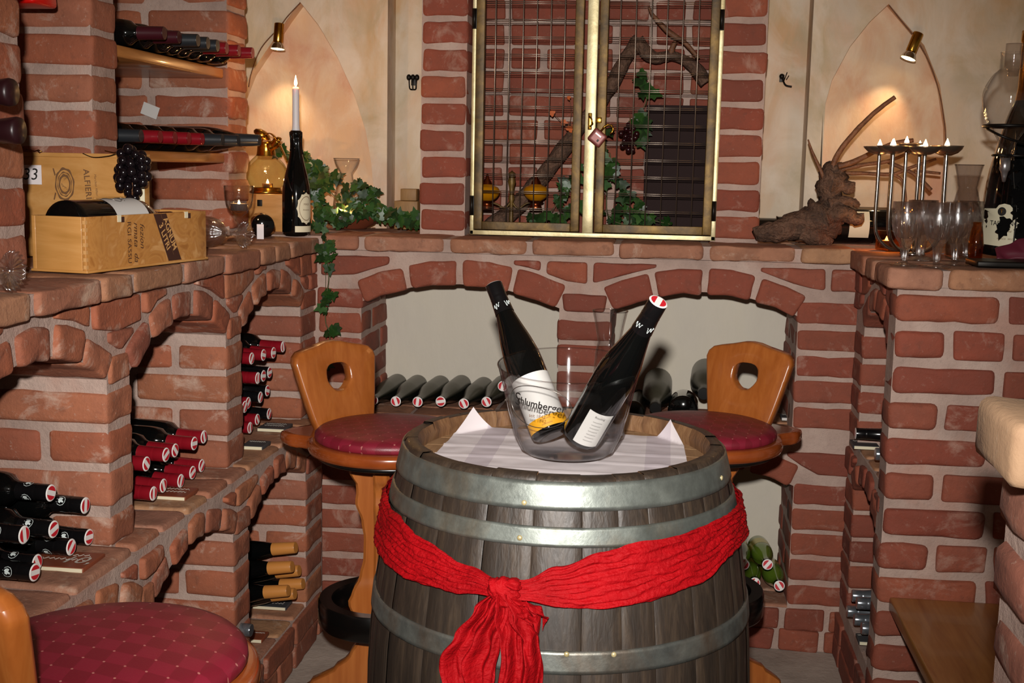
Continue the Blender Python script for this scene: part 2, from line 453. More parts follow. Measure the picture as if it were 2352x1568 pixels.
MAT['glass'] = thin_glass('clear_glass')
MAT['glass_smoke'] = thin_glass('smoked_clear_glass', (0.86, 0.84, 0.84), edge_tint=(0.45, 0.42, 0.42))
MAT['glass_amber'] = thin_glass('amber_glass', (0.95, 0.66, 0.36), edge_tint=(0.8, 0.4, 0.12))
MAT['glass_honey'] = NT('honey_glass').bsdf(srgb('#c8820c'), 0.08, 0, Transmission_Weight=0.35, IOR=1.3)
MAT['glass_jug'] = thin_glass('greenish_glass', (0.86, 0.85, 0.68), edge_tint=(0.5, 0.48, 0.25))
def crystal():
    m = NT('cut_crystal')
    tr = m.n('ShaderNodeBsdfTransparent'); tr.inputs[0].default_value = (.93, .92, .92, 1)
    gl = m.n('ShaderNodeBsdfGlass'); gl.inputs['Roughness'].default_value = .03; gl.inputs['IOR'].default_value = 1.5
    gs = m.n('ShaderNodeBsdfGlossy'); gs.inputs['Roughness'].default_value = .16
    a = m.n('ShaderNodeMixShader'); a.inputs[0].default_value = .24; m.l(tr.outputs[0], a.inputs[1]); m.l(gl.outputs[0], a.inputs[2])
    b = m.n('ShaderNodeMixShader'); b.inputs[0].default_value = .13; m.l(a.outputs[0], b.inputs[1]); m.l(gs.outputs[0], b.inputs[2])
    m.l(b.outputs[0], m.out.inputs['Surface']); return m.mat
MAT['crystal'] = crystal()
MAT['water'] = thin_glass('water', (0.9, 0.9, 0.9), edge_tint=(0.7, 0.7, 0.7))
def leafm():
    m = NT('ivy_leaf'); v = m.vec()
    c = m.ramp(m.island(), [(0, srgb('#142a10')), (0.5, srgb('#1e3d17')), (1, srgb('#2e5220'))])
    c = m.mix(m.math('MULTIPLY', m.ramp(m.noise(v, 60, 3), [(0.5, (0, 0, 0)), (0.7, (1, 1, 1))]), 0.2), c, srgb('#58753c'))
    return m.bsdf(c, 0.42)
MAT['leaf'] = leafm()
MAT['stem'] = flat('ivy_stem', '#4a4a24', 0.6)
MAT['garland'] = flat('black_leaves', '#050404', 0.8, Specular_IOR_Level=.1)
MAT['autumn'] = flat('dry_orange_leaf', '#b8561a', 0.6)
MAT['grape'] = flat('black_grape', '#120c0f', 0.14)
MAT['grape_red'] = flat('red_grape', '#260a0e', 0.2)
def redcloth():
    m = NT('red_crinkled_cloth'); v = m.vec()
    c = m.ramp(m.noise(v, 8, 5, 0.6), [(0.3, srgb('#82060c')), (0.7, srgb('#a60912'))])
    return m.bsdf(c, 0.6, 0, m.math('ADD', m.noise(m.vec(scale=(1, 1, 2.6)), 42, 6, 0.65, 0.6), m.noise(v, 130, 3)), 0.5, 0.008, Specular_IOR_Level=0.12)
MAT['redcloth'] = redcloth()
def cushion():
    m = NT('burgundy_damask'); v = m.vec(rot=(0, 0, 0.5), scale=(27, 27, 27))
    # woven diamonds with a light dot at each crossing
    sp = m.n('ShaderNodeSeparateXYZ'); m.l(v, sp.inputs[0])
    a = m.math('ADD', sp.outputs['X'], m.math('MULTIPLY', sp.outputs['Y'], 0.8)); b = m.math('SUBTRACT', sp.outputs['X'], m.math('MULTIPLY', sp.outputs['Y'], 0.8))
    fa = m.math('ABSOLUTE', m.math('SUBTRACT', m.math('FRACT', a), 0.5)); fb = m.math('ABSOLUTE', m.math('SUBTRACT', m.math('FRACT', b), 0.5))
    mn = m.math('MAXIMUM', fa, fb)
    ck = m.math('GREATER_THAN', m.math('MULTIPLY', m.math('SINE', m.math('MULTIPLY', a, PI)), m.math('SINE', m.math('MULTIPLY', b, PI))), 0.0)
    c = m.mix(m.math('MULTIPLY', ck, 0.45), srgb('#78192b'), srgb('#5a1019'))
    d2 = m.math('ADD', m.math('MULTIPLY', m.math('SUBTRACT', 0.5, fa), m.math('SUBTRACT', 0.5, fa)), m.math('MULTIPLY', m.math('SUBTRACT', 0.5, fb), m.math('SUBTRACT', 0.5, fb)))
    dot = m.math('LESS_THAN', d2, 0.0035)
    c = m.mix(m.math('MULTIPLY', dot, 0.7), c, srgb('#b4766c'))
    return m.bsdf(c, 0.42, 0, m.noise(m.vec(), 500, 2), 0.15, 0.002)
MAT['cushion'] = cushion()
# ================================================================ the room
def F_pX(X): return lambda u, v, d: Vector((X+d, u, v))          # faces +X, u = y
def F_mY(Y): return lambda u, v, d: Vector((u, Y-d, v))          # faces -Y, u = x
def F_mX(X): return lambda u, v, d: Vector((X-d, -u, v))         # faces -X, u = -y
def F_pZ(Z): return lambda u, v, d: Vector((u, v, Z+d))

def arc_v(op, u):
    """height of the segmental arch of opening op over u"""
    a, b, vs, vc = op['a'], op['b'], op['spring'], op['crown']
    w = (b-a)/2; r = vc-vs; R = (w*w+r*r)/(2*r); c = (a+b)/2
    x = max(-w, min(w, u-c))
    return vc - R + math.sqrt(R*R-x*x)

def mortar_wall(mb, fr, u0, u1, v0, v1, ops, depth, back_mi=2, top=True):
    cuts = {u0, u1}
    for op in ops:
        for t in range(13): cuts.add(op['a'] + (op['b']-op['a'])*t/12)
    cuts = sorted(c for c in cuts if u0-1e-6 <= c <= u1+1e-6)
    for a, b in zip(cuts, cuts[1:]):
        op = next((o for o in ops if o['a']-1e-6 <= a and b <= o['b']+1e-6), None)
        if op is None:
            mb.quad(fr(a, v0, 0), fr(b, v0, 0), fr(b, v1, 0), fr(a, v1, 0), 1); continue
        ha, hb = arc_v(op, a), arc_v(op, b); s = op['sill']; D = op.get('depth', depth)
        if s > v0+1e-4: mb.quad(fr(a, v0, 0), fr(b, v0, 0), fr(b, s, 0), fr(a, s, 0), 1)
        mb.quad(fr(a, ha, 0), fr(b, hb, 0), fr(b, v1, 0), fr(a, v1, 0), 1)
        mb.quad(fr(a, ha, 0), fr(b, hb, 0), fr(b, hb, -D), fr(a, ha, -D), 1)
        mb.quad(fr(a, s, 0), fr(b, s, 0), fr(b, s, -D), fr(a, s, -D), 0 if op.get('brick_floor') else 1)
        mb.quad(fr(a, s, -D), fr(b, s, -D), fr(b, hb, -D), fr(a, ha, -D), back_mi)
    for op in ops:
        D = op.get('depth', depth)
        for u in (op['a'], op['b']):
            mb.quad(fr(u, op['sill'], 0), fr(u, op['spring'], 0), fr(u, op['spring'], -D), fr(u, op['sill'], -D), 1)
    if top: mb.quad(fr(u0, v1, 0), fr(u1, v1, 0), fr(u1, v1, -depth), fr(u0, v1, -depth), 1)
    mb.quad(fr(u0, v0, -depth-.02), fr(u1, v0, -depth-.02), fr(u1, v1, -depth-.02), fr(u0, v1, -depth-.02), 1)
    for u in (u0, u1): mb.quad(fr(u, v0, 0), fr(u, v1, 0), fr(u, v1, -depth), fr(u, v0, -depth), 1)

def rnd(a): return random.uniform(-a, a)
def brick(mb, fr, u0, u1, v0, v1, d0=-0.03, d1=0.007, j=0.003, mi=0, both=False, amp=0.003, bev=0.006):
    q = [(u0+rnd(j), v0+rnd(j)), (u1+rnd(j), v0+rnd(j)), (u1+rnd(j), v1+rnd(j)), (u0+rnd(j), v1+rnd(j))]
    mb.prism(fr, q, d0, d1+rnd(0.003), bev, mi, amp, crown=rnd(0.002), both=both, tilt=0.02)

PITCH, BH = 0.077, 0.0635
def pillar(mb, fr, u0, u1, v0, v1, depth, e=0.012, mi=0, face=0.012, alt=0):
    """bricks of a narrow pier whose face and both cheeks show"""
    n = max(1, round((v1-v0)/PITCH)); p = (v1-v0)/n
    for k in range(n):
        a = v0+k*p + (p-BH)/2; b = a+BH+rnd(0.004)
        d = face-.008; k2 = (k+alt) % 2
        lens = [0.125, 0.24, 0.12] if k2 else [0.235, 0.125, 0.12]
        for L in lens:
            if -depth > d-0.05: break
            d0 = max(d-L, -depth)
            ee = e-.004+rnd(0.003)
            q = [(u0-ee, a), (u1+ee, a), (u1+ee, b), (u0-ee, b)]
            mb.prism(fr, q, d0, d, 0.009, mi, 0.0035, crown=rnd(0.002), both=True)
            d = d0-0.017

def courses(mb, fr, u0, u1, v0, v1, Ls=(0.235, 0.115), joint=0.018, keep=None, mi=0, off=0.0, mix=0.3, d1=0.011, d0=-0.03):
    n = max(1, round((v1-v0)/PITCH)); p = (v1-v0)/n
    for k in range(n):
        a = v0+k*p+(p-BH)/2; b = a+BH+rnd(0.003)
        u = u0
        first = True
        while u < u1-0.03:
            L = Ls[0] if random.random() > mix else Ls[1]
            if first and (k % 2): L = Ls[1]
            first = False
            e = min(u+L, u1)
            if u1-e < 0.05: e = u1
            if keep is None: brick(mb, fr, u, e, a, b, d0, d1, mi=mi)
            else:
                for pl in keep(u, e, a, b): mb.prism(fr, pl, d0, d1+rnd(0.003), 0.007, mi, 0.003, crown=rnd(0.002), both=False)
            u = e+joint

def arch(mb, fr, op, n, h=0.06, joint=0.016, d0=-0.2, d1=0.008, mi=0):
    a, b, vs, vc = op['a'], op['b'], op['spring'], op['crown']
    w = (b-a)/2; r = vc-vs; R = (w*w+r*r)/(2*r); c = (a+b)/2; cv = vc-R
    half = math.asin(min(1, w/R)); t0 = -half; dt = 2*half/n
    for i in range(n):
        s = t0+i*dt + joint/2/R; e = t0+(i+1)*dt - joint/2/R
        P = lambda t, rr: (c+rr*math.sin(t), cv+rr*math.cos(t))
        hh = h+rnd(0.004)
        q = [P(s, R-0.006), P((s+e)/2, R-0.004), P(e, R-0.006), P(e, R+hh), P((s+e)/2, R+hh+0.002), P(s, R+hh)]
        q = [(x+rnd(0.002), y+rnd(0.002)) for x, y in q]
        mb.prism(fr, q, d0, d1+rnd(0.003), 0.009, mi, 0.004, crown=rnd(0.002), both=False)
    return lambda u: (cv + math.sqrt(max(0.0, (R+h+0.014)**2-(u-c)**2))) if abs(u-c) < (R+h)*math.sin(half)+0.02 else -1

def over(exts, vmin):
    """cuts bricks so that only what lies above the arches stays"""
    def keep(u0, u1, v0, v1):
        N = 8; us = [u0+(u1-u0)*i/N for i in range(N+1)]
        lo = [max([v0, vmin]+[e(u) for e in exts]) for u in us]
        out = []; run = []
        for u, l in zip(us, lo):
            if l < v1-0.008: run.append((u, l))
            else:
                if len(run) > 1: out.append(run)
                run = []
        if len(run) > 1: out.append(run)
        res = []
        for r_ in out:
            if r_[-1][0]-r_[0][0] < 0.03: continue
            bot = [r_[0], r_[len(r_)//2], r_[-1]] if len(r_) > 2 else [r_[0], r_[-1]]
            if max(v1-q[1] for q in bot) < 0.02: continue
            res.append(bot + [(r_[-1][0], v1), (r_[0][0], v1)])
        return res
    return keep

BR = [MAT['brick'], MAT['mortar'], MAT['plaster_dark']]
# ---------------------------------------------------------------- left wall, two rows of arched niches
XU, XL = -1.055, -1.008
mb = MB(); fr = F_pX(XU)
ops = [dict(a=a, b=b, sill=.66, spring=1.0, crown=1.082, depth=.46) for a, b in ((1.00, 1.54), (1.645, 2.19), (2.29, 2.83), (2.935, 3.44))]
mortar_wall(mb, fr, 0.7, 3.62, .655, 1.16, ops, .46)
exts = [arch(mb, fr, op, 5, 0.052) for op in ops]
for i, (a, b) in enumerate(((1.54, 1.645), (2.19, 2.29), (2.83, 2.935), (3.44, 3.60))):
    pillar(mb, fr, a, b, .66, .985, .46, 0.011, alt=i)
    brick(mb, fr, a+.008, b-.008, .99, 1.04, -.1)
courses(mb, fr, 0.75, 3.6, 1.03, 1.152, keep=over(exts, 1.045), mix=.5, Ls=(.2, .11))
fl = F_pX(XL)
opl = [dict(a=a, b=b, sill=.13, spring=.535, crown=.595, depth=.5) for a, b in ((1.10, 1.62), (1.72, 2.20), (2.27, 2.735), (2.84, 3.33))]
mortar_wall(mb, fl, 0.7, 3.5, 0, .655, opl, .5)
exts = [arch(mb, fl, op, 5, 0.045) for op in opl]
for i, (a, b) in enumerate(((1.62, 1.72), (2.20, 2.27), (2.735, 2.84), (3.33, 3.49))):
    pillar(mb, fl, a, b, .135, .52, .46, 0.011, alt=i)
    brick(mb, fl, a+.006, b-.006, .525, .575, -.1)
courses(mb, fl, 0.75, 3.48, .562, .648, keep=over(exts, .55), mix=.6, Ls=(.17, .1))
courses(mb, fl, 0.75, 3.48, .0, .13, mix=.4)
# flat bricks of the ledges, seen from above
for v0, X0, yy in ((.654, XL, 3.46), (.124, XL, 3.36)):
    ft = F_pZ(v0)
    y = 0.8
    while y < yy:
        L = 0.118 if random.random() < .45 else 0.235
        e = min(y+L, yy)
        mb.prism(ft, [(X0-.24, y), (X0-.004, y), (X0-.004, e), (X0-.24, e)], -.03, .0135+rnd(.002), .008, 3, .003, both=False)
        mb.prism(ft, [(X0-.49, y), (X0-.255, y), (X0-.255, e), (X0-.49, e)], -.03, .0135+rnd(.002), .008, 3, .003, both=False)
        y = e+.014
mb.build('wall_left', BR+[MAT['brick_pale']], kind='structure')

# ---------------------------------------------------------------- back wall below the coping
YB = 3.58
mb = MB(); fr = F_mY(YB)
RB = [MAT['brick_red'], MAT['mortar'], MAT['plaster_white'], MAT['brick_pale']]
ops = [dict(a=-.907, b=-.306, sill=.66, spring=1.008, crown=1.070, depth=.33), dict(a=-.155, b=.387, sill=.66, spring=1.008, crown=1.070, depth=.33)]
opl = [dict(a=-.80, b=-.31, sill=.13, spring=.50, crown=.555, depth=.33), dict(a=-.155, b=.40, sill=.13, spring=.505, crown=.560, depth=.33)]
mortar_wall(mb, fr, -1.6, 1.2, .60, 1.168, ops, .36)
mortar_wall(mb, fr, -1.6, 1.2, 0, .60, opl, .36, top=False)
ex = [arch(mb, fr, op, 4, 0.068) for op in ops]
exl = [arch(mb, fr, op, 4, 0.062) for op in opl]
pillar(mb, fr, -1.03, -.915, .672, 1.057, .33, .017, alt=0)
pillar(mb, fr, -.298, -.163, .672, .985, .33, .017, alt=1)
mb.prism(fr, [(-.292, 1.0), (-.17, 1.0), (-.165, 1.052), (-.297, 1.052)], -.2, .012, .008, 0, .003)
pillar(mb, fr, .398, .56, .672, 1.057, .33, .017, alt=1)
courses(mb, fr, -1.03, .56, 1.078, 1.155, keep=over(ex, 1.07), mix=.5, Ls=(.21, .12))
pillar(mb, fr, -1.03, -.808, .135, .52, .33, .017)
pillar(mb, fr, -.303, -.163, .135, .52, .33, .017, alt=1)
pillar(mb, fr, .410, .56, .135, .52, .33, .017)
courses(mb, fr, -1.03, .56, .535, .612, keep=over(exl, .52), mix=.5, Ls=(.2, .12))
courses(mb, fr, -1.03, .56, .0, .125, mix=.35)
for v0 in (.654, .125):
    ft = F_pZ(v0); x = -1.0
    while x < .5:
        e = min(x+.235, .53)
        mb.prism(ft, [(x, YB+.002), (e, YB+.002), (e, YB+.125), (x, YB+.125)], -.03, .0125+rnd(.002), .007, 3, .003, both=False)
        mb.prism(ft, [(x, YB+.14), (e, YB+.14), (e, YB+.29), (x, YB+.29)], -.03, .0125+rnd(.002), .007, 3, .003, both=False)
        x = e+.014
mb.build('wall_back', RB, kind='structure')

# ---------------------------------------------------------------- right wall with its niches, and the block that closes it
XR = .552
mb = MB(); fr = F_mX(XR)
ops = [dict(a=-3.43, b=-3.035, sill=.66, spring=1.0, crown=1.075, depth=.46)]
opl = [dict(a=-3.43, b=-3.035, sill=.17, spring=.54, crown=.60, depth=.46)]
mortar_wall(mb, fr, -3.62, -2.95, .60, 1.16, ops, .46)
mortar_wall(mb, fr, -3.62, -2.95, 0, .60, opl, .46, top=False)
ex = [arch(mb, fr, op, 4, 0.055) for op in ops]; exl = [arch(mb, fr, op, 4, .05) for op in opl]
pillar(mb, fr, -3.57, -3.432, .672, .985, .46, .013); pillar(mb, fr, -3.57, -3.432, .175, .55, .46, .013, alt=1)
courses(mb, fr, -3.58, -3.0, 1.03, 1.152, keep=over(ex, 1.04), Ls=(.12, .1))
courses(mb, fr, -3.58, -3.0, .56, .645, keep=over(exl, .55), Ls=(.12, .1))
courses(mb, fr, -3.58, -3.0, 0, .125)
# the block, face towards the room
YF = 2.945
fb = F_mY(YF)
p = .0862; n = 14
XM = XR-.008
mb.quad(fb(XM, 0, 0), fb(1.9, 0, 0), fb(1.9, 1.157, 0), fb(XM, 1.157, 0), 1)
mb.quad((XM, YF, 0), (XM, YF+.088, 0), (XM, YF+.088, 1.157), (XM, YF, 1.157), 1)
for k in range(n):
    b = 1.143-k*p; a = max(b-.0645, .0)
    if b < .02: break
    u = XR-.010+rnd(.004); first = True
    while u < 1.85:
        L = (.115 if k % 2 else .235) if first else (.235 if random.random() < .75 else .115)
        e = min(u+L, 1.88)
        if first: mb.prism(fb, [(u, a), (e, a+rnd(.003)), (e, b), (u, b)], -.088, .011+rnd(.003), .012, 0, .004, both=True)
        else: brick(mb, fb, u, e, a, b)
        first = False; u = e+.02
ft = F_pZ(.654)
for a, b in ((-3.41, -3.3), (-3.28, -3.17), (-3.15, -3.05)):
    mb.prism(ft, [(XR+.004, -b), (XR+.24, -b), (XR+.24, -a), (XR+.004, -a)], -.03, .0125, .008, 3, .003, both=False)
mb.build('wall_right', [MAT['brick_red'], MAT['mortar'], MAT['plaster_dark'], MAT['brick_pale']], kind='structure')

# ---------------------------------------------------------------- copings (the brick counters)
def coping(mb, fr, u0, u1, v0, v1, d0, d1, Ls=(.235, .12), mix=.3):
    u = u0
    while u < u1-.02:
        L = Ls[0] if random.random() > mix else Ls[1]
        e = min(u+L+rnd(.01), u1)
        if u1-e < .06: e = u1
        q = [(u, v0+rnd(.003)), (e, v0+rnd(.003)), (e, v1+rnd(.002)), (u, v1+rnd(.002))]
        mb.prism(fr, q, d0, d1+rnd(.004), .010, 0, .0035, both=True, seg=.035)
        u = e+.015
mb = MB(); fr = F_pX(0)
coping(mb, fr, .6, 3.55, 1.155, 1.2, -1.27, -1.027)
mb.box(-1.62, -1.035, .6, 3.6, 1.16, 1.196, 1)
y = .6
while y < 3.58:
    mb.prism(F_pZ(1.17), [(-1.53, y), (-1.285, y), (-1.285, min(y+.235, 3.6)), (-1.53, min(y+.235, 3.6))], 0, .029, .008, 0, .003, both=False); y += .25
mb.build('trim_1', [MAT['brick_pale'], MAT['mortar']], kind='structure')
mb = MB(); fr = F_mY(0)
coping(mb, fr, -1.02, .535, 1.166, 1.208, -3.79, -3.547)
mb.box(-1.62, 1.3, 3.555, 4.3, 1.165, 1.204, 1)
for j, y in enumerate((3.805, 4.06)):
    x = -1.6 + .1*j
    while x < 1.2:
        mb.prism(F_pZ(1.175), [(x, y), (x+.235, y), (x+.235, y+.24), (x, y+.24)], 0, .032, .008, 0, .003, both=False); x += .25
mb.build('trim_2', [MAT['brick_pale'], MAT['mortar']], kind='structure')
mb = MB(); fr = F_mX(0)
coping(mb, fr, -3.53, -3.08, 1.155, 1.205, -.76, -.517)
fr = F_mY(0)
coping(mb, fr, .514, 1.85, 1.155, 1.205, -3.07, -2.925)
mb.box(.53, 1.9, 2.94, 3.7, 1.16, 1.2, 1)
for j, y in enumerate((3.085, 3.33)):
    x = .775
    while x < 1.6:
        mb.prism(F_pZ(1.175), [(x, y), (x+.235, y), (x+.235, y+.23), (x, y+.23)], 0, .029, .008, 0, .003, both=False); x += .25
mb.build('trim_3', [MAT['brick_pale'], MAT['mortar']], kind='structure')

# ---------------------------------------------------------------- floor, ceiling
mb = MB(); mb.box(-2.2, 2.6, -.6, 4.6, -.1, 0.0, 0); mb.build('floor', MAT['concrete'], kind='structure')
mb = MB(); mb.box(-2.2, 2.6, -.2, 4.6, 2.42, 2.5, 0); mb.build('ceiling', MAT['plaster'], kind='structure')

# ---------------------------------------------------------------- upper back wall: plaster, pointed recesses, brick piers of the grille
def pointed(cx, half, z0, zs, zt, n=14, bulge=.32):
    """outline of a pointed arch, left foot to right foot"""
    L = [(cx-half, z0)]
    for i in range(n+1):
        t = i/n
        x = -half*(1-t) ; z = zs+(zt-zs)*t
        x -= half*bulge*4*t*(1-t)*.5*(1-t*.3); L.append((cx+x, z))
    return L + [(2*cx-x, z) for x, z in reversed(L[:-1])]
def plaster_panel(mb, Y, x0, x1, z0, z1, out, depth):
    """panel in the plane Y with a recess of the given outline"""
    xs = sorted({x0, x1} | {p[0] for p in out})
    lo = []
    apex = max(out, key=lambda p: p[1])
    iA = out.index(apex); left = out[:iA+1]; right = out[iA:]
    def top(x):
        seg = left if x <= apex[0] else right
        for a, b in zip(seg, seg[1:]):
            if min(a[0], b[0])-1e-9 <= x <= max(a[0], b[0])+1e-9 and abs(a[0]-b[0]) > 1e-9:
                return a[1]+(b[1]-a[1])*(x-a[0])/(b[0]-a[0])
        return z0
    xl = min(p[0] for p in out); xr = max(p[0] for p in out)
    for a, b in zip(xs, xs[1:]):
        if b-a < 1e-6: continue
        m = (a+b)/2
        if m < xl or m > xr: mb.quad((a, Y, z0), (b, Y, z0), (b, Y, z1), (a, Y, z1), 0)
        else:
            ha, hb = top(a+1e-6), top(b-1e-6)
            mb.quad((a, Y, ha), (b, Y, hb), (b, Y, z1), (a, Y, z1), 0)
            mb.quad((a, Y+depth, z0), (b, Y+depth, z0), (b, Y+depth, hb+.02), (a, Y+depth, ha+.02), 1)
    for a, b in zip(out, out[1:]):
        am, bm = Vector((a[0], Y, a[1])), Vector((b[0], Y, b[1]))
        mb.add([am, bm, bm+Vector((0, depth, 0)), am+Vector((0, depth, 0))], [(0, 1, 2, 3)], 1, True)
YP, YD = 4.02, 4.14
mb = MB()
nl = [(-1.50, 1.2), (-1.49, 1.45), (-1.455, 1.58), (-1.40, 1.71), (-1.335, 1.80), (-1.275, 1.885), (-1.228, 1.945), (-1.165, 1.87), (-1.10, 1.765), (-1.045, 1.65), (-1.005, 1.53), (-.985, 1.42), (-.972, 1.27), (-.97, 1.2)]
nr = [(.484, 1.2), (.484, 1.42), (.478, 1.61), (.50, 1.71), (.55, 1.815), (.605, 1.89), (.66, 1.945), (.715, 1.885), (.775, 1.82), (.83, 1.70), (.858, 1.57), (.868, 1.45), (.87, 1.3), (.87, 1.2)]
plaster_panel(mb, YP, -1.75, -.932, 1.19, 2.45, nl, .06)
plaster_panel(mb, YP, .432, 2.0, 1.19, 2.45, nr, .045)
for x in (-.932, .432):
    mb.quad((x, YP, 1.19), (x, YD, 1.19), (x, YD, 2.45), (x, YP, 2.45), 0)
mb.quad((-.932, YD, 1.19), (-.62, YD, 1.19), (-.62, YD, 2.45), (-.932, YD, 2.45), 0)
mb.quad((.13, YD, 1.19), (.432, YD, 1.19), (.432, YD, 2.45), (.13, YD, 2.45), 0)
mb.quad((-1.75, YD+.08, 1.19), (2.0, YD+.08, 1.19), (2.0, YD+.08, 2.45), (-1.75, YD+.08, 2.45), 0)
mb.build('wall_back_upper', [MAT['plaster'], MAT['plaster_niche']], kind='structure', recalc=False)
# brick piers either side of the grille, and the brick back of its recess
mb = MB(); YG = 3.755; fr = F_mY(YG)
for a, b, al in ((-.765, -.622, 0), (.132, .275, 1)):
    mb.box(a+.001, b-.001, YG, YG+.42, 1.2, 2.42, 1)
    z = 1.218; k = 0
    while z < 2.35:
        off = rnd(.004); BG = .0675
        for d1, d0 in ((.0045, -.13), (-.148, -.25), (-.268, -.40)):
            mb.prism(fr, [(a+off, z), (b+off, z+rnd(.003)), (b+off, z+BG+rnd(.003)), (a+off, z+BG)], d0, d1, .010, 0, .0035, both=True)
        z += .0813; k += 1
fb = F_mY(4.03)
mb.quad(fb(-.7, 1.2, 0), fb(.2, 1.2, 0), fb(.2, 2.42, 0), fb(-.7, 2.42, 0), 1)
courses(mb, fb, -.64, .15, 1.195, 2.42, Ls=(.21, .095), mix=.4, joint=.022)
mb.build('wall_back_recess', [MAT['brick_red'], MAT['mortar']], kind='structure')

# ---------------------------------------------------------------- upper left wall: brick piers that carry the shelves
mb = MB(); XP = -1.3; fr = F_pX(XP)
mb.quad((-1.66, .6, 1.19), (-1.66, 4.1, 1.19), (-1.66, 4.1, 2.42), (-1.66, .6, 2.42), 1)
for a, b, z0, al, XP in ((1.95, 2.07, 1.2, 0, -1.145), (2.665, 2.785, 1.2, 1, -1.3), (3.53, 3.685, 1.2, 0, -1.3)):
    fr = F_pX(XP)
    mb.box(-1.66, XP, a, b, z0, 2.42, 1)
    z = z0+.018; k = al
    while z < 2.35:
        h = .0675+rnd(.003); x = .006+rnd(.004)
        d = x
        for L in ([.25, .1] if k % 2 else [.235, .115]):
            ee = .0045+rnd(.003)
            mb.prism(fr, [(a-ee, z), (b+ee, z+rnd(.003)), (b+ee, z+h), (a-ee, z+h)], max(d-L, -.36), d, .011, 0, .004, both=True)
            d -= L+.018
        z += .0817; k += 1
mb.build('wall_left_upper', [MAT['brick'], MAT['mortar']], kind='structure')

# ---------------------------------------------------------------- near brick pillar with its cap, lower right
mb = MB(); fr = F_mY(1.152)
mb.box(.356, .75, 1.162, 1.265, 0, 1.135, 1)
z = .015; k = 0
while z < 1.08:
    u = .347+rnd(.004)
    for j, L in enumerate((.235, .115) if k % 2 else (.115, .235)):
        mb.prism(fr, [(u, z), (u+L, z+rnd(.003)), (u+L, z+.056), (u, z+.056)], -.118, rnd(.005), .013, 0, .005, both=True)
        u += L+.02
    z += .0755; k += 1
for a, b in ((0.320, .46), (.472, .72)):
    mb.prism(F_mY(1.140), [(a, 1.138), (b, 1.138), (b, 1.199), (a, 1.199)], -.135, .004, .010, 2, .004, both=True)
mb.build('wall_right_near', [MAT['brick_near'], MAT['mortar'], MAT['brick_cap']], kind='structure')
# ================================================================ barrel and what stands on it
BCX, BCY, BH0 = -.1665, 2.10, .950
def brad(z): return .342-(.342-.278)*((z-.475)/.475)**2
barrel = empty('barrel', (BCX, BCY, 0), 'weathered grey oak wine barrel with metal hoops in the middle of the cellar', 'barrel')
mb = MB(); random.seed(11)
NS = 27; ang = 0.0; ws = [random.uniform(.75, 1.3) for _ in range(NS)]; tot = sum(ws)
zs = [0.0, .06, .14, .22, .3, .38, .46, .54, .62, .7, .78, .86, .91, .943]
for i in range(NS):
    a0 = ang; a1 = ang + 2*PI*ws[i]/tot; ang = a1
    g = .0004; top = rnd(.0025); rr = rnd(.0012)
    A = [a0+g, a0+g+.006] + [a0+(a1-a0)*t for t in (.25, .5, .75)] + [a1-g-.006, a1-g]
    rows = []
    for z in zs:
        rows.append([(a, brad(z)+rr-(.0012 if k in (0, 6) else 0), z+(top if z > .92 else 0)) for k, a in enumerate(A)])
    rows.append([(a, brad(.95)-.004, .95+top) for a in A])
    rows.append([(a, brad(.95)-.022, .95+top) for a in A])
    vs = [(r*math.cos(a), r*math.sin(a), z) for row in rows for a, r, z in row]
    n = len(A); fs = []; 
    for k in range(len(rows)-1):
        for j in range(n-1): fs.append((k*n+j, k*n+j+1, (k+1)*n+j+1, (k+1)*n+j))
    mb.add(vs, fs, 0, True)
    # inside of the chime, seen above the head
    r1 = brad(.95)-.0221
    inner = [[(a, r1, .95+top) for a in A], [(a, r1-.006, .935) for a in A], [(a, r1+.0, .895) for a in A]]
    vs = [(r*math.cos(a), r*math.sin(a), z) for row in inner for a, r, z in row]
    mb.add(vs, [(k*n+j, k*n+j+1, (k+1)*n+j+1, (k+1)*n+j) for k in range(2) for j in range(n-1)], 1, True)
mb.build('staves', [MAT['barrel_wood'], MAT['chime']], barrel)
mb = MB()
for i in range(9):
    x0 = -.27+.06*i; x1 = x0+.0585; R = .2545
    pts = []
    for t in range(9):
        x = x0+(x1-x0)*t/8
        if abs(x) < R: pts.append((x, -math.sqrt(R*R-x*x)))
    pts += [(x, -y) for x, y in reversed(pts)]
    if len(pts) > 4: mb.prism(lambda u, v, d: Vector((v, u, d)), pts, .885, .919, .001, 0, k=1, both=False)
mb.build('barrel_head', MAT['barrel_head'], barrel)
def hoop(z0, z1, mat, rv):
    m = MB(); pr = []
    K = 6
    for k in range(K+1):
        z = z0+(z1-z0)*k/K; pr.append((brad(z)+.0034, z))
    pr = [(brad(z0)-.001, z0)] + pr + [(brad(z1)-.001, z1)]
    m.lathe(pr, 96)
    h = m.build('hoop', mat, barrel)
    for a, dz in rv:
        m = MB(); z = (z0+z1)/2+dz
        m.lathe([(0, .0022), (.003, .0018), (.0042, .0005), (.0045, -.001)], 10, 0, axes((( brad(z)+.0036)*math.sin(a), -(brad(z)+.0036)*math.cos(a), z), (math.sin(a), -math.cos(a), 0)))
        m.build('rivet', MAT['brass_pale'], h)
    return h
hoop(.900, .942, MAT['galv'], ((-.12, -.012), (1.22, -.005)))
hoop(.846, .875, MAT['galv'], ((-.13, -.004),))
hoop(.655, .690, MAT['galv_dark'], ((.34, .012), (.12, .014)))
hoop(.262, .296, MAT['galv_dark'], ())
hoop(.072, .1, MAT['galv'], ())
hoop(.008, .046, MAT['galv'], ())

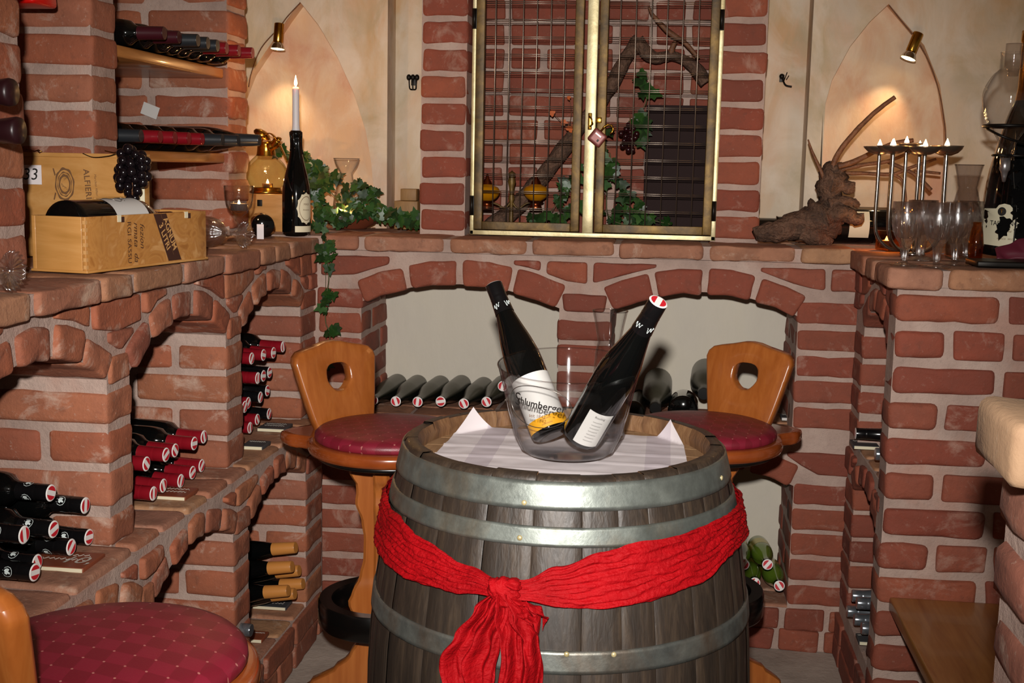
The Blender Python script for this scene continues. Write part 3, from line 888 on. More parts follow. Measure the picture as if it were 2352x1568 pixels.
# red sash
def lerp_tab(tab, x):
    for (a, p), (b, q) in zip(tab, tab[1:]):
        if a <= x <= b:
            t = (x-a)/(b-a); t = t*t*(3-2*t); return p+(q-p)*t
    return tab[0][1] if x < tab[0][0] else tab[-1][1]
top = [(-190, .868), (-80, .858), (-58, .845), (-38, .827), (-21, .808), (-12, .796), (-5, .799), (4, .822), (16, .842), (30, .853), (46, .859), (68, .862), (190, .868)]
bot = [(-190, .79), (-80, .772), (-68, .765), (-45, .758), (-27, .760), (-15, .770), (-10, .774), (-4, .769), (4, .760), (16, .757), (29, .762), (44, .773), (66, .80), (190, .79)]
sash = empty('sash', (BCX, BCY, 0), 'bright red crinkled cloth sash knotted around the barrel', 'sash')
mb = MB(); NA, NV = 300, 40
vs = []
for i in range(NA):
    th = -180+360*i/NA; t = math.radians(th)
    zt, zb = lerp_tab(top, th), lerp_tab(bot, th)
    pinch = math.exp(-((th+10)/9)**2)
    for j in range(NV):
        w = j/(NV-1)
        z = zb+(zt-zb)*w
        ph = w*15 + 1.9*noise.noise(Vector((th*.035, w*1.5, 3))) + .9*noise.noise(Vector((th*.15, w*3, 9)))
        f = abs(math.sin(ph*1.6))*.004 + noise.noise(Vector((th*.13, w*16, 0)))*.0042 + noise.noise(Vector((th*.45, w*24, 5)))*.0024
        z += noise.noise(Vector((th*.06, 4 if w > .5 else 8, 1)))*.004 if j in (0, NV-1) else 0
        r = brad(z)+.0115+f*(1-.3*pinch)+.012*pinch - (.005 if j in (0, NV-1) else 0)
        vs.append((r*math.sin(t), -r*math.cos(t), z))
fs = [(i*NV+j, ((i+1) % NA)*NV+j, ((i+1) % NA)*NV+j+1, i*NV+j+1) for i in range(NA) for j in range(NV-1)]
mb.add(vs, fs)
mb.build('band', MAT['redcloth'], sash)
def on_barrel(th, z, out): 
    t = math.radians(th); r = brad(z)+out
    return Vector((r*math.sin(t), -r*math.cos(t), z))
# knot: a wrap of folds over a lump
mb = MB()
for (dx, dz, rx, rz, rot) in ((0, 0, .026, .019, .5), (.006, -.012, .018, .017, -.4), (-.012, .004, .016, .012, .9), (.012, .010, .015, .010, .1)):
    c = on_barrel(-10, .782, .018); M = Matrix.Translation(c+Vector((dx, -.004, dz))) @ Matrix.Rotation(rot, 4, 'Y') @ Matrix.Diagonal((rx, .017, rz, 1))
    N1, N2 = 28, 16; vv = []
    for a in range(N2+1):
        for b in range(N1):
            u, v = PI*a/N2, 2*PI*b/N1
            p = Vector((math.sin(u)*math.cos(v), math.sin(u)*math.sin(v), math.cos(u)))
            p *= 1+.10*math.sin(7*p.z+3*p.x+rot*5)+.1*noise.noise(p*2.5+Vector((rot*9, 0, 0)))
            vv.append(M @ p)
    mb.add(vv, [(a*N1+b, a*N1+(b+1) % N1, (a+1)*N1+(b+1) % N1, (a+1)*N1+b) for a in range(N2) for b in range(N1)])
mb.build('knot', MAT['redcloth'], sash)
def tail(name, path, seed, nf):
    """path: (theta, z, half width, out)"""
    mb = MB(); NT_, NW = 60, 46; vs = []
    for i in range(NT_):
        t = i/(NT_-1); x = t*(len(path)-1); k = min(int(x), len(path)-2); f = x-k
        f2 = f*f*(3-2*f)
        th, z, hw, o = [path[k][q]+(path[k+1][q]-path[k][q])*(f2 if q != 1 else f) for q in range(4)]
        for j in range(NW):
            s = -1+2*j/(NW-1)
            fold = math.sin(s*nf*1.6 + 1.3*noise.noise(Vector((t*3, s, seed)))*1.5 + seed)
            wob = noise.noise(Vector((t*7, s*4, seed+3)))
            dth = math.degrees((s*hw*(.93+.05*math.sin(9*t+seed)))/.35)
            zz = z + .012*noise.noise(Vector((s*3, 0, seed)))*t*2 + .003*wob
            vs.append(on_barrel(th+dth, zz, o + (.010+.006*t)*fold*min(1, hw/.03) + .006*wob + .004*math.sin(s*17+t*6)))
    mb.add(vs, [(i*NW+j, (i+1)*NW+j, (i+1)*NW+j+1, i*NW+j+1) for i in range(NT_-1) for j in range(NW-1)])
    return mb.build(name, MAT['redcloth'], sash)
tail('tail', [(-10.5, .785, .014, .024), (-12.5, .752, .030, .024), (-15.5, .705, .042, .026), (-17.5, .665, .047, .028), (-17, .62, .040, .028), (-15, .565, .036, .028)], 2.0, 4)
tail('tail', [(-9.5, .782, .012, .034), (-7.5, .748, .026, .032), (-5.2, .715, .034, .03), (-4.2, .672, .037, .03), (-4.6, .62, .036, .03), (-5.5, .56, .030, .03)], 6.0, 4)
tail('tail_flap', [(-8.5, .775, .010, .03), (-5.5, .762, .020, .027), (-2.0, .748, .026, .024), (-.6, .738, .010, .022)], 9.0, 2)

# napkin
HD = .919
mb = MB(); NX, NY = 72, 44
vs = []
for j in range(NY+1):
    for i in range(NX+1):
        u, v = i/NX, j/NY
        x = -.385+.435*u + .012*(v-.5)*(1 if u > .5 else -1)*abs(u-.5)*2*-1; y = 1.915+.365*v + .006*math.sin(u*5)
        d = math.hypot(x-BCX, y-BCY)
        z = HD+.0022
        for c in (.14, .36, .57, .79): z += .0028*math.exp(-((v-c)/.012)**2)
        z += .0012*noise.noise(Vector((x*30, y*30, 0)))
        ov = max(0, d-.239)
        if ov > 0:
            k = (.239+ov*.12)/d; x = BCX+(x-BCX)*k; y = BCY+(y-BCY)*k; z += ov*1.12 if v > .4 else min(ov*.6, .012)
        vs.append((x, y, z))
mb.add(vs, [(j*(NX+1)+i, j*(NX+1)+i+1, (j+1)*(NX+1)+i+1, (j+1)*(NX+1)+i) for j in range(NY) for i in range(NX)])
def napmat():
    m = NT('folded_paper_napkin'); tc = m.n('ShaderNodeTexCoord'); sp = m.n('ShaderNodeSeparateXYZ'); m.l(tc.outputs['Object'], sp.inputs[0])
    def band(c, w): return m.math('LESS_THAN', m.math('ABSOLUTE', m.math('SUBTRACT', sp.outputs['X'], c)), w)
    f = m.math('ADD', band(-.305, .022), band(-.0, .022))
    return m.bsdf(m.mix(m.math('MULTIPLY', f, .8), srgb('#d2c9cb'), srgb('#bcb1b8')), .75)
mb.build('napkin', napmat(), None, 'white folded paper napkin spread on the barrel head under the glass bucket', 'napkin')

# glass wine bucket
BKX, BKY, BKZ = -.156, 2.055, HD+.0075
BP = [(.056, .004), (.068, .006), (.080, .014), (.092, .040), (.104, .080), (.112, .120), (.119, .148), (.1225, .162)]
def bk_r(z):
    for (r0, z0), (r1, z1) in zip(BP[1:], BP[2:]):
        if z0 <= z <= z1: return r0+(r1-r0)*(z-z0)/(z1-z0)
    return BP[-1][0]
BSY = .90
bucket = empty('wine_bucket', (BKX, BKY, BKZ), 'clear oval glass wine bucket with script lettering on the barrel', 'bucket')
mb = MB()
mb.lathe([(0, .0035)]+BP+[(.1235, .1645), (.1215, .1655), (.1195, .1635)]+[(r-.0035, z) for r, z in reversed(BP[1:])]+[(0, .0085)], 72, 0, None, 1.0, BSY)
def slant(o):   # the rim dips towards the front
    for v in o.data.vertices:
        t = max(0, (v.co.z-.08)/.085); v.co.z += t*(.012*v.co.y/.1 - .004)
slant(mb.build('bowl', MAT['glass'], bucket))
mb = MB()
rim = [(.1225*math.cos(a), .1225*BSY*math.sin(a), .1645+.012*(.1225*BSY*math.sin(a))/.1-.004) for a in [2*PI*i/72 for i in range(73)]]
mb.tube(rim, .0013, 8, cap=False)
mb.build('rim', MAT['glass_smoke'], bucket)
def on_bk(cx, cz):
    def f(x, y):
        z = cz+y; r = bk_r(z)+.0008
        # arc length along the oval front
        a = -PI/2 + (cx+x)/(.11)
        return (r*math.cos(a), r*BSY*math.sin(a), z)
    return f
mb = MB()
fn = on_bk(-.049, .106)
tl = lambda x, y: fn(x, y-.10*x)
add_text(mb, 'chlumberger', .0182, lambda x, y: tl(x+.005, y), 0, shear=.28, bold=.0003)
add_text(mb, 'S', .034, lambda x, y: tl(x-.042, y), 0, shear=.3, bold=-.0002)
add_text(mb, 'seit 1842', .009, lambda x, y: fn(x, y-.020), 1, shear=.2)
mb.build('lettering', [MAT['ink'], MAT['print_brand']], bucket)
mb = MB()
pts = [Vector(fn(.062*math.cos(a), .036*math.sin(a)-.004)) for a in [2*PI*i/60 for i in range(61)]]
mb.tube(pts, .0007, 6, cap=False)
mb.build('oval_emblem', MAT['pewter'], bucket)

# ---------------------------------------------------------------- bottles
PROF = {
 'bordeaux': ([(0, .004), (.028, 0), (.0325, .004), (.033, .012), (.033, .190), (.032, .203), (.029, .217), (.020, .227), (.0155, .238), (.0145, .250), (.0143, .294), (.0155, .296), (.0155, .300), (0, .300)], .0158, .236),
 'burgundy': ([(0, .004), (.031, 0), (.0365, .004), (.037, .012), (.037, .135), (.036, .152), (.032, .178), (.025, .207), (.019, .228), (.0155, .244), (.0145, .256), (.0143, .294), (.0155, .300), (0, .300)], .0160, .232),
 'rslim': ([(0, .004), (.027, 0), (.0325, .004), (.033, .012), (.033, .135), (.032, .158), (.0275, .188), (.022, .217), (.0172, .242), (.0150, .262), (.0145, .300), (.0150, .305), (0, .305)], .0158, .245),
 'slim': ([(0, .004), (.026, 0), (.0305, .004), (.031, .012), (.031, .135), (.030, .152), (.027, .178), (.023, .207), (.0185, .228), (.0155, .244), (.0145, .256), (.0143, .294), (.0155, .300), (0, .300)], .0160, .232),
 'riesling': ([(0, .004), (.029, 0), (.034, .004), (.0345, .012), (.0345, .135), (.0335, .158), (.029, .188), (.0225, .217), (.0175, .242), (.0150, .262), (.0145, .300), (.0150, .305), (0, .305)], .0158, .245),
 'fat': ([(0, .004), (.038, 0), (.0445, .005), (.045, .015), (.045, .150), (.043, .172), (.036, .203), (.027, .230), (.019, .252), (.0165, .27), (.0160, .306), (.0175, .312), (0, .312)], .0178, .262),
}
def seal_disc(m, z, r, mi_red, mi_white, plain=False):
    """flag like seal on the end of the cap: red, white, red with a pale rim"""
    N = 24; M_ = Matrix.Translation((0, 0, z))
    m.lathe([(r*.84, 0), (r*.97, -.0002), (r*1.03, -.0012)], N, mi_white, M_)
    rr = r*.84; h = rr*.36
    def strip(y0, y1, mi):
        a0, a1 = math.asin(max(-1, min(1, y0/rr))), math.asin(max(-1, min(1, y1/rr)))
        L = [(-rr*math.cos(a0+(a1-a0)*t/6), rr*math.sin(a0+(a1-a0)*t/6), 0) for t in range(7)]
        R = [(rr*math.cos(a0+(a1-a0)*t/6), rr*math.sin(a0+(a1-a0)*t/6), 0) for t in range(7)]
        for t in range(6): m.add([L[t], R[t], R[t+1], L[t+1]], [(0, 1, 2, 3)], mi, False, M_)
    strip(-rr, -h, mi_red); strip(-h, h, mi_white); strip(h, rr, mi_red)
def make_bottle(kind, cap='cap_black', glass='bottle', seal=True, name='wine_bottle', label=None, marks=False, n=28, cap_from=None, thread=True):
    prof, cr, cz = PROF[kind]; H = prof[-1][1]
    if cap_from: cz = cap_from
    m = MB(); m.lathe(prof, n)
    root = m.build(name, MAT[glass])
    m = MB()
    cp = [(cr+.0002, cz), (cr+.0003, cz+.001)]
    if thread:
        cp += [(cr, H-.030), (cr+.0004, H-.028), (cr-.0004, H-.026), (cr, H-.024)]
    cp += [(cr, H-.0015), (cr-.001, H+.0008), (0, H+.001)]
    # follow the neck where it widens
    def neck(z):
        for (r0, z0), (r1, z1) in zip(prof, prof[1:]):
            if z0 <= z <= z1 and z1 > z0: return r0+(r1-r0)*(z-z0)/(z1-z0)
        return 0
    cp = [(max(r, neck(min(z, H-.006))+.0008) if r > .005 else r, z) for r, z in cp]
    m.lathe(cp, n)
    c = m.build('capsule', MAT[cap], root, edge=42)
    if marks:   # small white emblems on the capsule
        m = MB()
        for q in range(3):
            a = q*2.1
            fnq = lambda x, y: ((cr+.0006)*math.cos(a+x/cr), (cr+.0006)*math.sin(a+x/cr), H-.043+y)
            for k in range(10):
                t0, t1 = 2*PI*k/10, 2*PI*(k+1)/10
                m.add([fnq(.0095*math.cos(t), .0095*math.sin(t)) for t in (t0, t1)] + [fnq(.0086*math.cos(t), .0086*math.sin(t)) for t in (t1, t0)], [(0, 1, 2, 3)], 0, False)
            blob = [(-.005, -.004), (-.002, -.006), (.003, -.005), (.005, -.001), (.0025, .001), (.004, .005), (.001, .006), (-.001, .002), (-.0045, .004), (-.006, 0)]
            m.add([fnq(x, y) for x, y in blob] + [fnq(0, 0)], [(k, (k+1) % 10, 10) for k in range(10)], 0, False)
        m.build('emblem', MAT['white_print'], c)
    if seal:
        m = MB(); seal_disc(m, H+.0014, cr-.0004, 0, 1)
        m.build('cap_seal', [MAT['seal_red'], MAT['seal_white']], c)
    return root
def patch(m, r, z0, z1, a0, a1, mi=0, n=14, zf=None):
    vs = []
    for i in range(n+1):
        a = a0+(a1-a0)*i/n
        vs += [(r*math.cos(a), r*math.sin(a), z0), (r*math.cos(a), r*math.sin(a), z1)]
    m.add(vs, [(2*i, 2*i+2, 2*i+3, 2*i+1) for i in range(n)], mi, True)
def place(root, base, tip, face=None, roll=0.0):
    """stand the bottle on base with its neck towards tip; face: a point the local X side looks at"""
    z = (Vector(tip)-Vector(base))
    x = (Vector(face)-Vector(base)) if face is not None else None
    root.matrix_world = axes(base, z, x, roll)
    return root

# the two bottles chilling in the bucket
b1, t1 = at(1268, 1000, 'Y', 2.10), at(1138, 664, 'Y', 2.215)
bo = make_bottle('riesling', 'cap_black', 'bottle')
tag(bo, 'dark wine bottle leaning left in the glass bucket, pale label with yellow band', 'bottle', 'wine bottles in the glass bucket')
m = MB(); patch(m, .0349, .016, .112, -1.6, 1.6, 0); patch(m, .0351, .010, .030, -1.6, 1.6, 1)
a_ = lambda x, y: (.0354*math.cos(x/.0354), .0354*math.sin(x/.0354), .020+y)
for k in range(2): add_text(m, 'iniuiniiuiniu', .0045, lambda x, y: a_(x, y+.005-.009*k), 2)
m.build('bottle_label', [MAT['label_white'], MAT['label_yellow'], MAT['print_brand']], bo)
def scribble(root, z, r):
    m = MB()
    for q in range(2):
        a0 = -.9+1.3*q
        pts = []
        for k in range(26):
            t = k/25
            a = a0+.75*t; pts.append(((r+.0006)*math.cos(a), (r+.0006)*math.sin(a), z+.006*math.sin(t*15+q)*(1-.5*t)+.004*t))
        m.tube(pts, .0005, 5)
    m.build('emblem', MAT['white_print'], [c for c in root.children if c.name.startswith('capsule')][0])
scribble(bo, .257, .0165)
place(bo, b1, t1, EYE)
b2, t2 = at(1333, 1003, 'Y', 2.045), at(1508, 700, 'Y', 1.925)
bo = make_bottle('riesling', 'cap_black', 'bottle')
tag(bo, 'dark wine bottle leaning right in the glass bucket, red and white cap', 'bottle', 'wine bottles in the glass bucket')
m = MB(); patch(m, .0349, .012, .085, -.25, 1.05, 0)
a_ = lambda x, y: (.0353*math.cos(.4+x/.0353), .0353*math.sin(.4+x/.0353), .05+y)
add_text(m, 'Riesling', .006, lambda x, y: a_(x, y+.026), 1)
for k in range(7): add_text(m, 'iiniiuiniiuiniu', .0034, lambda x, y: a_(x, y+.016-.007*k), 1)
m.build('bottle_label', [MAT['label_white'], MAT['pewter']], bo)
scribble(bo, .257, .0165)
place(bo, b2, t2, EYE)

# little carafe behind the bucket
def carafe(name, loc, H, rb, rn, rt, label, cat, mat='glass', fill=None, group=None):
    """wide foot, narrow neck, flared mouth; H full height"""
    P = [(0, .004), (rb*.8, .0), (rb*.97, .006), (rb, .03*H/.23), (rb*.97, .30*H), (rb*.82, .50*H), (rn*1.18, .68*H), (rn, .755*H), (rn*1.06, .79*H), (rt*.83, .90*H), (rt*.98, H*.995), (rt*.985, H)]
    q = [(r-.0022, max(z, .008)) for r, z in reversed(P[2:-1])]
    m = MB(); m.lathe(spl(P, 4)+[(rt*.985-.0022, H)]+spl(q, 4)+[(0, .008)], 40)
    root = m.build(name, MAT[mat], None, label, cat, group); root.location = loc
    m = MB(); m.tube([(rt*.98*math.cos(a), rt*.98*math.sin(a), H) for a in [2*PI*i/40 for i in range(41)]], .0013, 6, cap=False); m.build('rim', MAT['glass_smoke'], root)
    if fill:
        zt = fill*H; L = [(r-.003, z) for r, z in P[2:] if z < zt]
        m = MB(); m.lathe([(0, .009)]+[(r, max(z, .009)) for r, z in L]+[(L[-1][0]*.97, zt), (0, zt)], 32); m.build('water', MAT['water'], root)
    return root
p = at(1396, 1008, 'Z', HD); p = Vector((p.x, 2.215, HD))
carafe('carafe', (at(1396, 900, 'Y', 2.215).x, 2.215, HD+.0075), .237, .034, .021, .0325, 'small clear glass carafe with flared mouth behind the bucket on the barrel', 'carafe', fill=.5)

# ---------------------------------------------------------------- bar stools
def make_stool():
    root = empty('bar_stool', (0, 0, 0))
    tag(root, 'x', 'stool', 'bar stools around the barrel')
    # column: two crossed boards with a wavy outline
    def hw(z):
        tab = [(0, .25), (.09, .247), (.145, .215), (.185, .17), (.215, .118), (.25, .08), (.29, .060), (.33, .062), (.385, .082), (.411, .0715), (.45, .0546), (.495, .0457), (.544, .0447), (.585, .0505), (.631, .0655), (.655, .0625), (.672, .0635), (.703, .080), (.752, .083)]
        for (a, p), (b, q) in zip(tab, tab[1:]):
            if a <= z <= b: t = (z-a)/(b-a); t = t*t*(3-2*t); return p+(q-p)*t
        return .08
    zz = [.752*i/60 for i in range(61)]
    outl = [(hw(z), z) for z in zz] + [(-hw(z), z) for z in reversed(zz)]
    for rot in (0, PI/2):
        m = MB(); R = Matrix.Translation((-.027, 0, 0)) @ Matrix.Rotation(rot+math.radians(47), 4, 'Z')
        # strip wise so that the outline may be hollow
        T = .019
        vs = []; fs = []
        for z in zz:
            h = hw(z)
            for x, y in ((-h, -T+.006), (-h+.006, -T), (h-.006, -T), (h, -T+.006), (h, T-.006), (h-.006, T), (-h+.006, T), (-h, T-.006)): vs.append((x, y, z))
        for i in range(len(zz)-1):
            for k in range(8): fs.append((i*8+k, i*8+(k+1) % 8, (i+1)*8+(k+1) % 8, (i+1)*8+k))
        fs.append(tuple(reversed(range(8)))); fs.append(tuple(range((len(zz)-1)*8, len(zz)*8)))
        m.add(vs, fs, 0, True, R)
        m.build('column_board', MAT['stool_wood'], root, edge=40)
    m = MB(); m.lathe([(.118, .345), (.122, .338), (.150, .336), (.154, .342), (.154, .392), (.150, .398), (.122, .397), (.118, .390), (.118, .345)], 64, 0, Matrix.Translation((-.027, 0, 0)))
    m.build('foot_ring', MAT['ring'], root, edge=40)
    # seat plank with its tail
    pts = []
    R = .192; half = 1.0
    for i in range(49):
        a = -PI+.72 + (2*PI-1.44)*i/48
        pts.append((R*math.cos(a), R*math.sin(a)))
    pts = [(-.168, -.150)] + pts[1:-1] + [(-.168, .150), (-.188, .160), (-.238, .150), (-.25, .10), (-.25, -.10), (-.238, -.150), (-.188, -.160)]
    m = MB(); m.prism(lambda u, v, d: Vector((u, v, d)), pts, .757, .788, .010, 0, k=2, seg=.03)
    m.build('seat', MAT['stool_dark'], root, edge=50)
    m = MB(); m.lathe([(0, .745), (.168, .745), (.172, .748), (.170, .758), (0, .758)], 48); m.build('seat_plate', MAT['black'], root)
    m = MB(); RC = .174
    m.lathe([(0, .787), (RC-.002, .787), (RC+.003, .793), (RC+.002, .803), (RC-.006, .811), (RC-.02, .816), (RC*.6, .822), (RC*.3, .825), (0, .826)], 64)
    m.build('cushion', MAT['cushion'], root)
    # backrest board with a rounded heart shaped hole
    W0, W1, Hh = .082, .120, .200
    out = [(-W0, 0), (W0, 0)]
    def side(t):  # right edge from bottom to the shoulder
        return (W0+(W1-W0)*t**.8, Hh*.80*t)
    S = [side(i/8) for i in range(9)]
    top_ = [(W1-.004, Hh*.87), (W1-.016, Hh*.925), (W1-.034, Hh*.95), (.050, Hh*.985), (.022, Hh*1.02), (0, Hh*1.03)]
    outer = [(x, y) for x, y in S] + top_ + [(-x, y) for x, y in reversed(top_[:-1])] + [(-x, y) for x, y in reversed(S)]
    hole = []
    for i in range(28):
        a = 2*PI*i/28; x, y = math.sin(a), math.cos(a)
        hx = .034*math.copysign(abs(x)**.7, x)*(1.0 if y > -.2 else 1.0-.35*(-y-.2)); hy = .033*math.copysign(abs(y)**(.6 if y > 0 else 1), y)
        hole.append((hx, Hh*.60+hy))
    m = MB(); T = .016
    # ring between outer outline and hole, matched by angle
    cx0, cy0 = 0, Hh*.60
    def ray_hit(poly, a):
        dx, dy = math.sin(a), math.cos(a); best = None
        for (x1, y1), (x2, y2) in zip(poly, poly[1:]+poly[:1]):
            ex, ey = x2-x1, y2-y1; den = dx*ey-dy*ex
            if abs(den) < 1e-12: continue
            t = ((x1-cx0)*ey-(y1-cy0)*ex)/den; s_ = ((x1-cx0)*dy-(y1-cy0)*dx)/den
            if t > 0 and -1e-6 <= s_ <= 1+1e-6 and (best is None or t < best): best = t
        return (cx0+dx*best, cy0+dy*best)
    angs = sorted({2*PI*i/72 for i in range(72)} | {math.atan2(x-cx0, y-cy0) % (2*PI) for x, y in outer})
    N = len(angs)
    Op = [ray_hit(outer, a) for a in angs]; Ip = [ray_hit(hole, a) for a in angs]
    def sh(p, q, e):
        d = Vector((q[0]-p[0], q[1]-p[1])); L = d.length; return (p[0]+d.x/L*e, p[1]+d.y/L*e)
    rings = [[(*o_, -T+.007) for o_ in Op], [(*o_, T-.007) for o_ in Op], [(*sh(o_, i_, .002), T-.002) for o_, i_ in zip(Op, Ip)], [(*sh(o_, i_, .007), T) for o_, i_ in zip(Op, Ip)],
             [(*sh(i_, o_, .006), T) for o_, i_ in zip(Op, Ip)], [(*sh(i_, o_, .0015), T-.002) for o_, i_ in zip(Op, Ip)], [(*i_, T-.006) for i_ in Ip], [(*i_, -T+.006) for i_ in Ip],
             [(*sh(i_, o_, .006), -T) for o_, i_ in zip(Op, Ip)], [(*sh(o_, i_, .007), -T) for o_, i_ in zip(Op, Ip)]]
    vs = []
    for rg in rings:
        for u, v, d in rg: vs.append((-.182+d-.26*v, u, .786+v))
    K = len(rings)
    fs = [(a*N+i, a*N+(i+1) % N, ((a+1) % K)*N+(i+1) % N, ((a+1) % K)*N+i) for a in range(K) for i in range(N)]
    m.add(vs, fs, 0, True); m.build('backrest', MAT['stool_wood'], root, edge=50)
    return root
st = make_stool(); st.location = (-.62, 2.73, 0); st.rotation_euler = (0, 0, math.radians(-38))
st['label'] = 'wooden bar stool behind the barrel on its left, ivy behind its pierced backrest'
def put_stool(x, y, ang, label):
    return dup(st, Matrix.Translation((x, y, 0)) @ Matrix.Rotation(math.radians(ang), 4, 'Z'), label)
put_stool(.105, 2.93, -122, 'wooden bar stool behind the barrel on its right, near the right wall')
put_stool(-.68, 1.385, 69, 'wooden bar stool in the front left corner, large burgundy cushion nearest the viewer')

# ---------------------------------------------------------------- bench on the right
bench = empty('bench', (.567, 2.93, 0), 'brown pine bench plank fixed along the brick block, lower right', 'bench')
mb = MB(); mb.prism(F_pZ(0), [(0, -1.33), (.95, -1.33), (.95, -.004), (0, -.004)], .378, .41, .005, 0, k=2, seg=.2)
mb.build('bench_top', MAT['bench_wood'], bench)
mb = MB(); mb.box(.03, .075, -.36, -.32, 0, .378, 0, .004); mb.build('leg', MAT['bench_wood'], bench)
mb = MB(); mb.box(.03, .075, -1.25, -1.21, 0, .378, 0, .004); mb.build('leg', MAT['bench_wood'], bench)
# ================================================================ bottles in the niches and on the shelves
random.seed(21)
PROTO = {}
def bottle(key, base, tip, label, group, roll=None):
    """key names a kind of bottle; the first one made of a kind is used itself, the others are copies"""
    base, tip = Vector(base), Vector(tip)
    M = axes(base, tip-base, None, random.uniform(0, 6.28) if roll is None else roll)
    if key not in PROTO:
        PROTO[key] = make_bottle(**KINDS[key]); r = PROTO[key]; r.matrix_world = M
        tag(r, label, 'bottle', group); return r
    return dup(PROTO[key], M, label, group)
KINDS = {
 'emblem': dict(kind='bordeaux', cap='cap_black', marks=True),
 'red': dict(kind='bordeaux', cap='cap_red'),
 'black': dict(kind='bordeaux', cap='cap_black'),
 'tan': dict(kind='slim', cap='cap_tan', seal=False, thread=False),
 'dusty': dict(kind='rslim', cap='cap_black', glass='bottle_dusty', cap_from=.285, thread=False),
 'green': dict(kind='rslim', cap='cap_black', glass='bottle_light', cap_from=.285, thread=False),
 'silver': dict(kind='slim', cap='cap_silver', seal=False, cap_from=.20),
 'fat': dict(kind='fat', cap='black', glass='bottle_dusty', seal=False, thread=False, cap_from=.285),
 'fatdark': dict(kind='fat', cap='black', glass='bottle', seal=False, thread=False),
 'wine': dict(kind='bordeaux', cap='cap_wine', seal=False, thread=False),
 'grey': dict(kind='bordeaux', cap='cap_grey', seal=False, thread=False),
 'redshelf': dict(kind='bordeaux', cap='cap_red', seal=False, thread=False),
 'slope': dict(kind='burgundy', cap='cap_grey', seal=False, thread=False),
}
ORD = ['first', 'second', 'third', 'fourth', 'fifth', 'sixth', 'seventh', 'eighth']
def lying(key, px, py, Y, label, group, d=(1, -.10, 0), dz=0.0):
    H = PROF[KINDS[key]['kind']][0][-1][1]
    t = at(px, py, 'Y', Y); dv = Vector(d)+Vector((0, rnd(.004), 0)); dv.normalize()
    dv = Vector((dv.x, dv.y, dz)).normalized()
    return bottle(key, t-dv*H, t, label, group)

# black capped bottles with white emblems, front left niche
rows = [('top', [(116.5, 1131.7, 2.045)]), ('middle', [(195.5, 1160.5, 2.125), (123, 1215, 1.985), (55, 1227.7, 1.885)]), ('bottom', [(204, 1233, 2.16), (163, 1256, 2.083), (85, 1292, 2.005), (79.5, 1314, 1.928)])]
for nm, L in rows:
    for i, (x, y, Y) in enumerate(L):
        lying('emblem', x, y, Y, f'bottle with white emblems, front left niche, {nm} row' + ('' if len(L) == 1 else f', {ORD[i]} from the right'), 'black capped bottles in the front left niche')
# red capped bottles, second niche
rows = [('upper', [(468, 1003, 2.715), (446, 1018, 2.645), (402, 1034, 2.575), (381, 1044, 2.505), (336, 1065, 2.40)]), ('lower', [(463, 1069, 2.745), (442, 1085, 2.672), (415, 1104, 2.60), (375, 1115, 2.525), (352, 1133, 2.452)])]
for nm, L in rows:
    for i, (x, y, Y) in enumerate(L):
        lying('red', x, y, Y, f'red capped bottle in the second left niche, {nm} row, {ORD[i]} from the right', 'red capped bottles in the second left niche')
# red and black caps, third niche
rows = [('top', [(650, 796, 3.27, 'red'), (628, 810, 3.195, 'red'), (605, 815, 3.12, 'red'), (578, 823, 3.045, 'red')]),
        ('second', [(619, 855, 3.22, 'black'), (605, 863, 3.145, 'black'), (592, 868, 3.07, 'red')]),
        ('third', [(614, 897, 3.25, 'black'), (598, 912, 3.175, 'black'), (570, 925, 3.09, 'red'), (562, 934, 3.015, 'red')]),
        ('bottom', [(618, 950, 3.285, 'black'), (591, 963, 3.21, 'red'), (574, 982, 3.132, 'red')])]
for nm, L in rows:
    for i, (x, y, Y, c) in enumerate(L):
        lying(c, x, y, Y, f'{c} capped bottle, far left niche, {nm} row, {ORD[i]} from the right', 'bottles in the far left niche')
# tan capped burgundy bottles, lower niche
for i, (x, y, Y, dz, w) in enumerate([(679, 1257, 3.20, .25, 'topmost'), (671, 1301, 3.14, .2, 'left of the middle pair'), (687, 1310, 3.235, .16, 'right of the middle pair'), (696, 1340, 3.275, .06, 'sticking out furthest right'), (662, 1356, 3.12, .08, 'lowest row, nearest the viewer'), (677, 1363, 3.195, .05, 'lowest row, half hidden behind its neighbour')]):
    lying('tan', x, y, Y, f'tan capsule bottle, lower left niche, {w}', 'tan capped bottles in the lower left niche', dz=.16)
b = at(572, 1445, 'Z', .165)
lying('silver', 577, 1447, 2.78, 'silver capped bottle end low beside the front stool cushion', 'bottles in the lower left niches', d=(1, -.05, 0))
# dusty bottles lying in the left back niche, necks to the front
for i, (x, y) in enumerate([(858, 918), (910, 921), (960, 922), (1013, 921), (1066, 926), (1118, 922)]):
    t = at(x, y, 'Y', 3.60); t.z = max(t.z, .703)
    bottle('dusty', t+Vector((.012+rnd(.006), .30, 0)), t, f'dusty green bottle in the left back niche, {ORD[i]} from the left', 'dusty bottles in the left back niche', roll=rnd(.5)+PI/2*(i == 3))
t = at(1157, 885, 'Y', 3.62)
bottle('dusty', t+Vector((.02, .29, -.006)), t, 'dusty green bottle in the left back niche, seventh, half behind the bucket', 'dusty bottles in the left back niche')
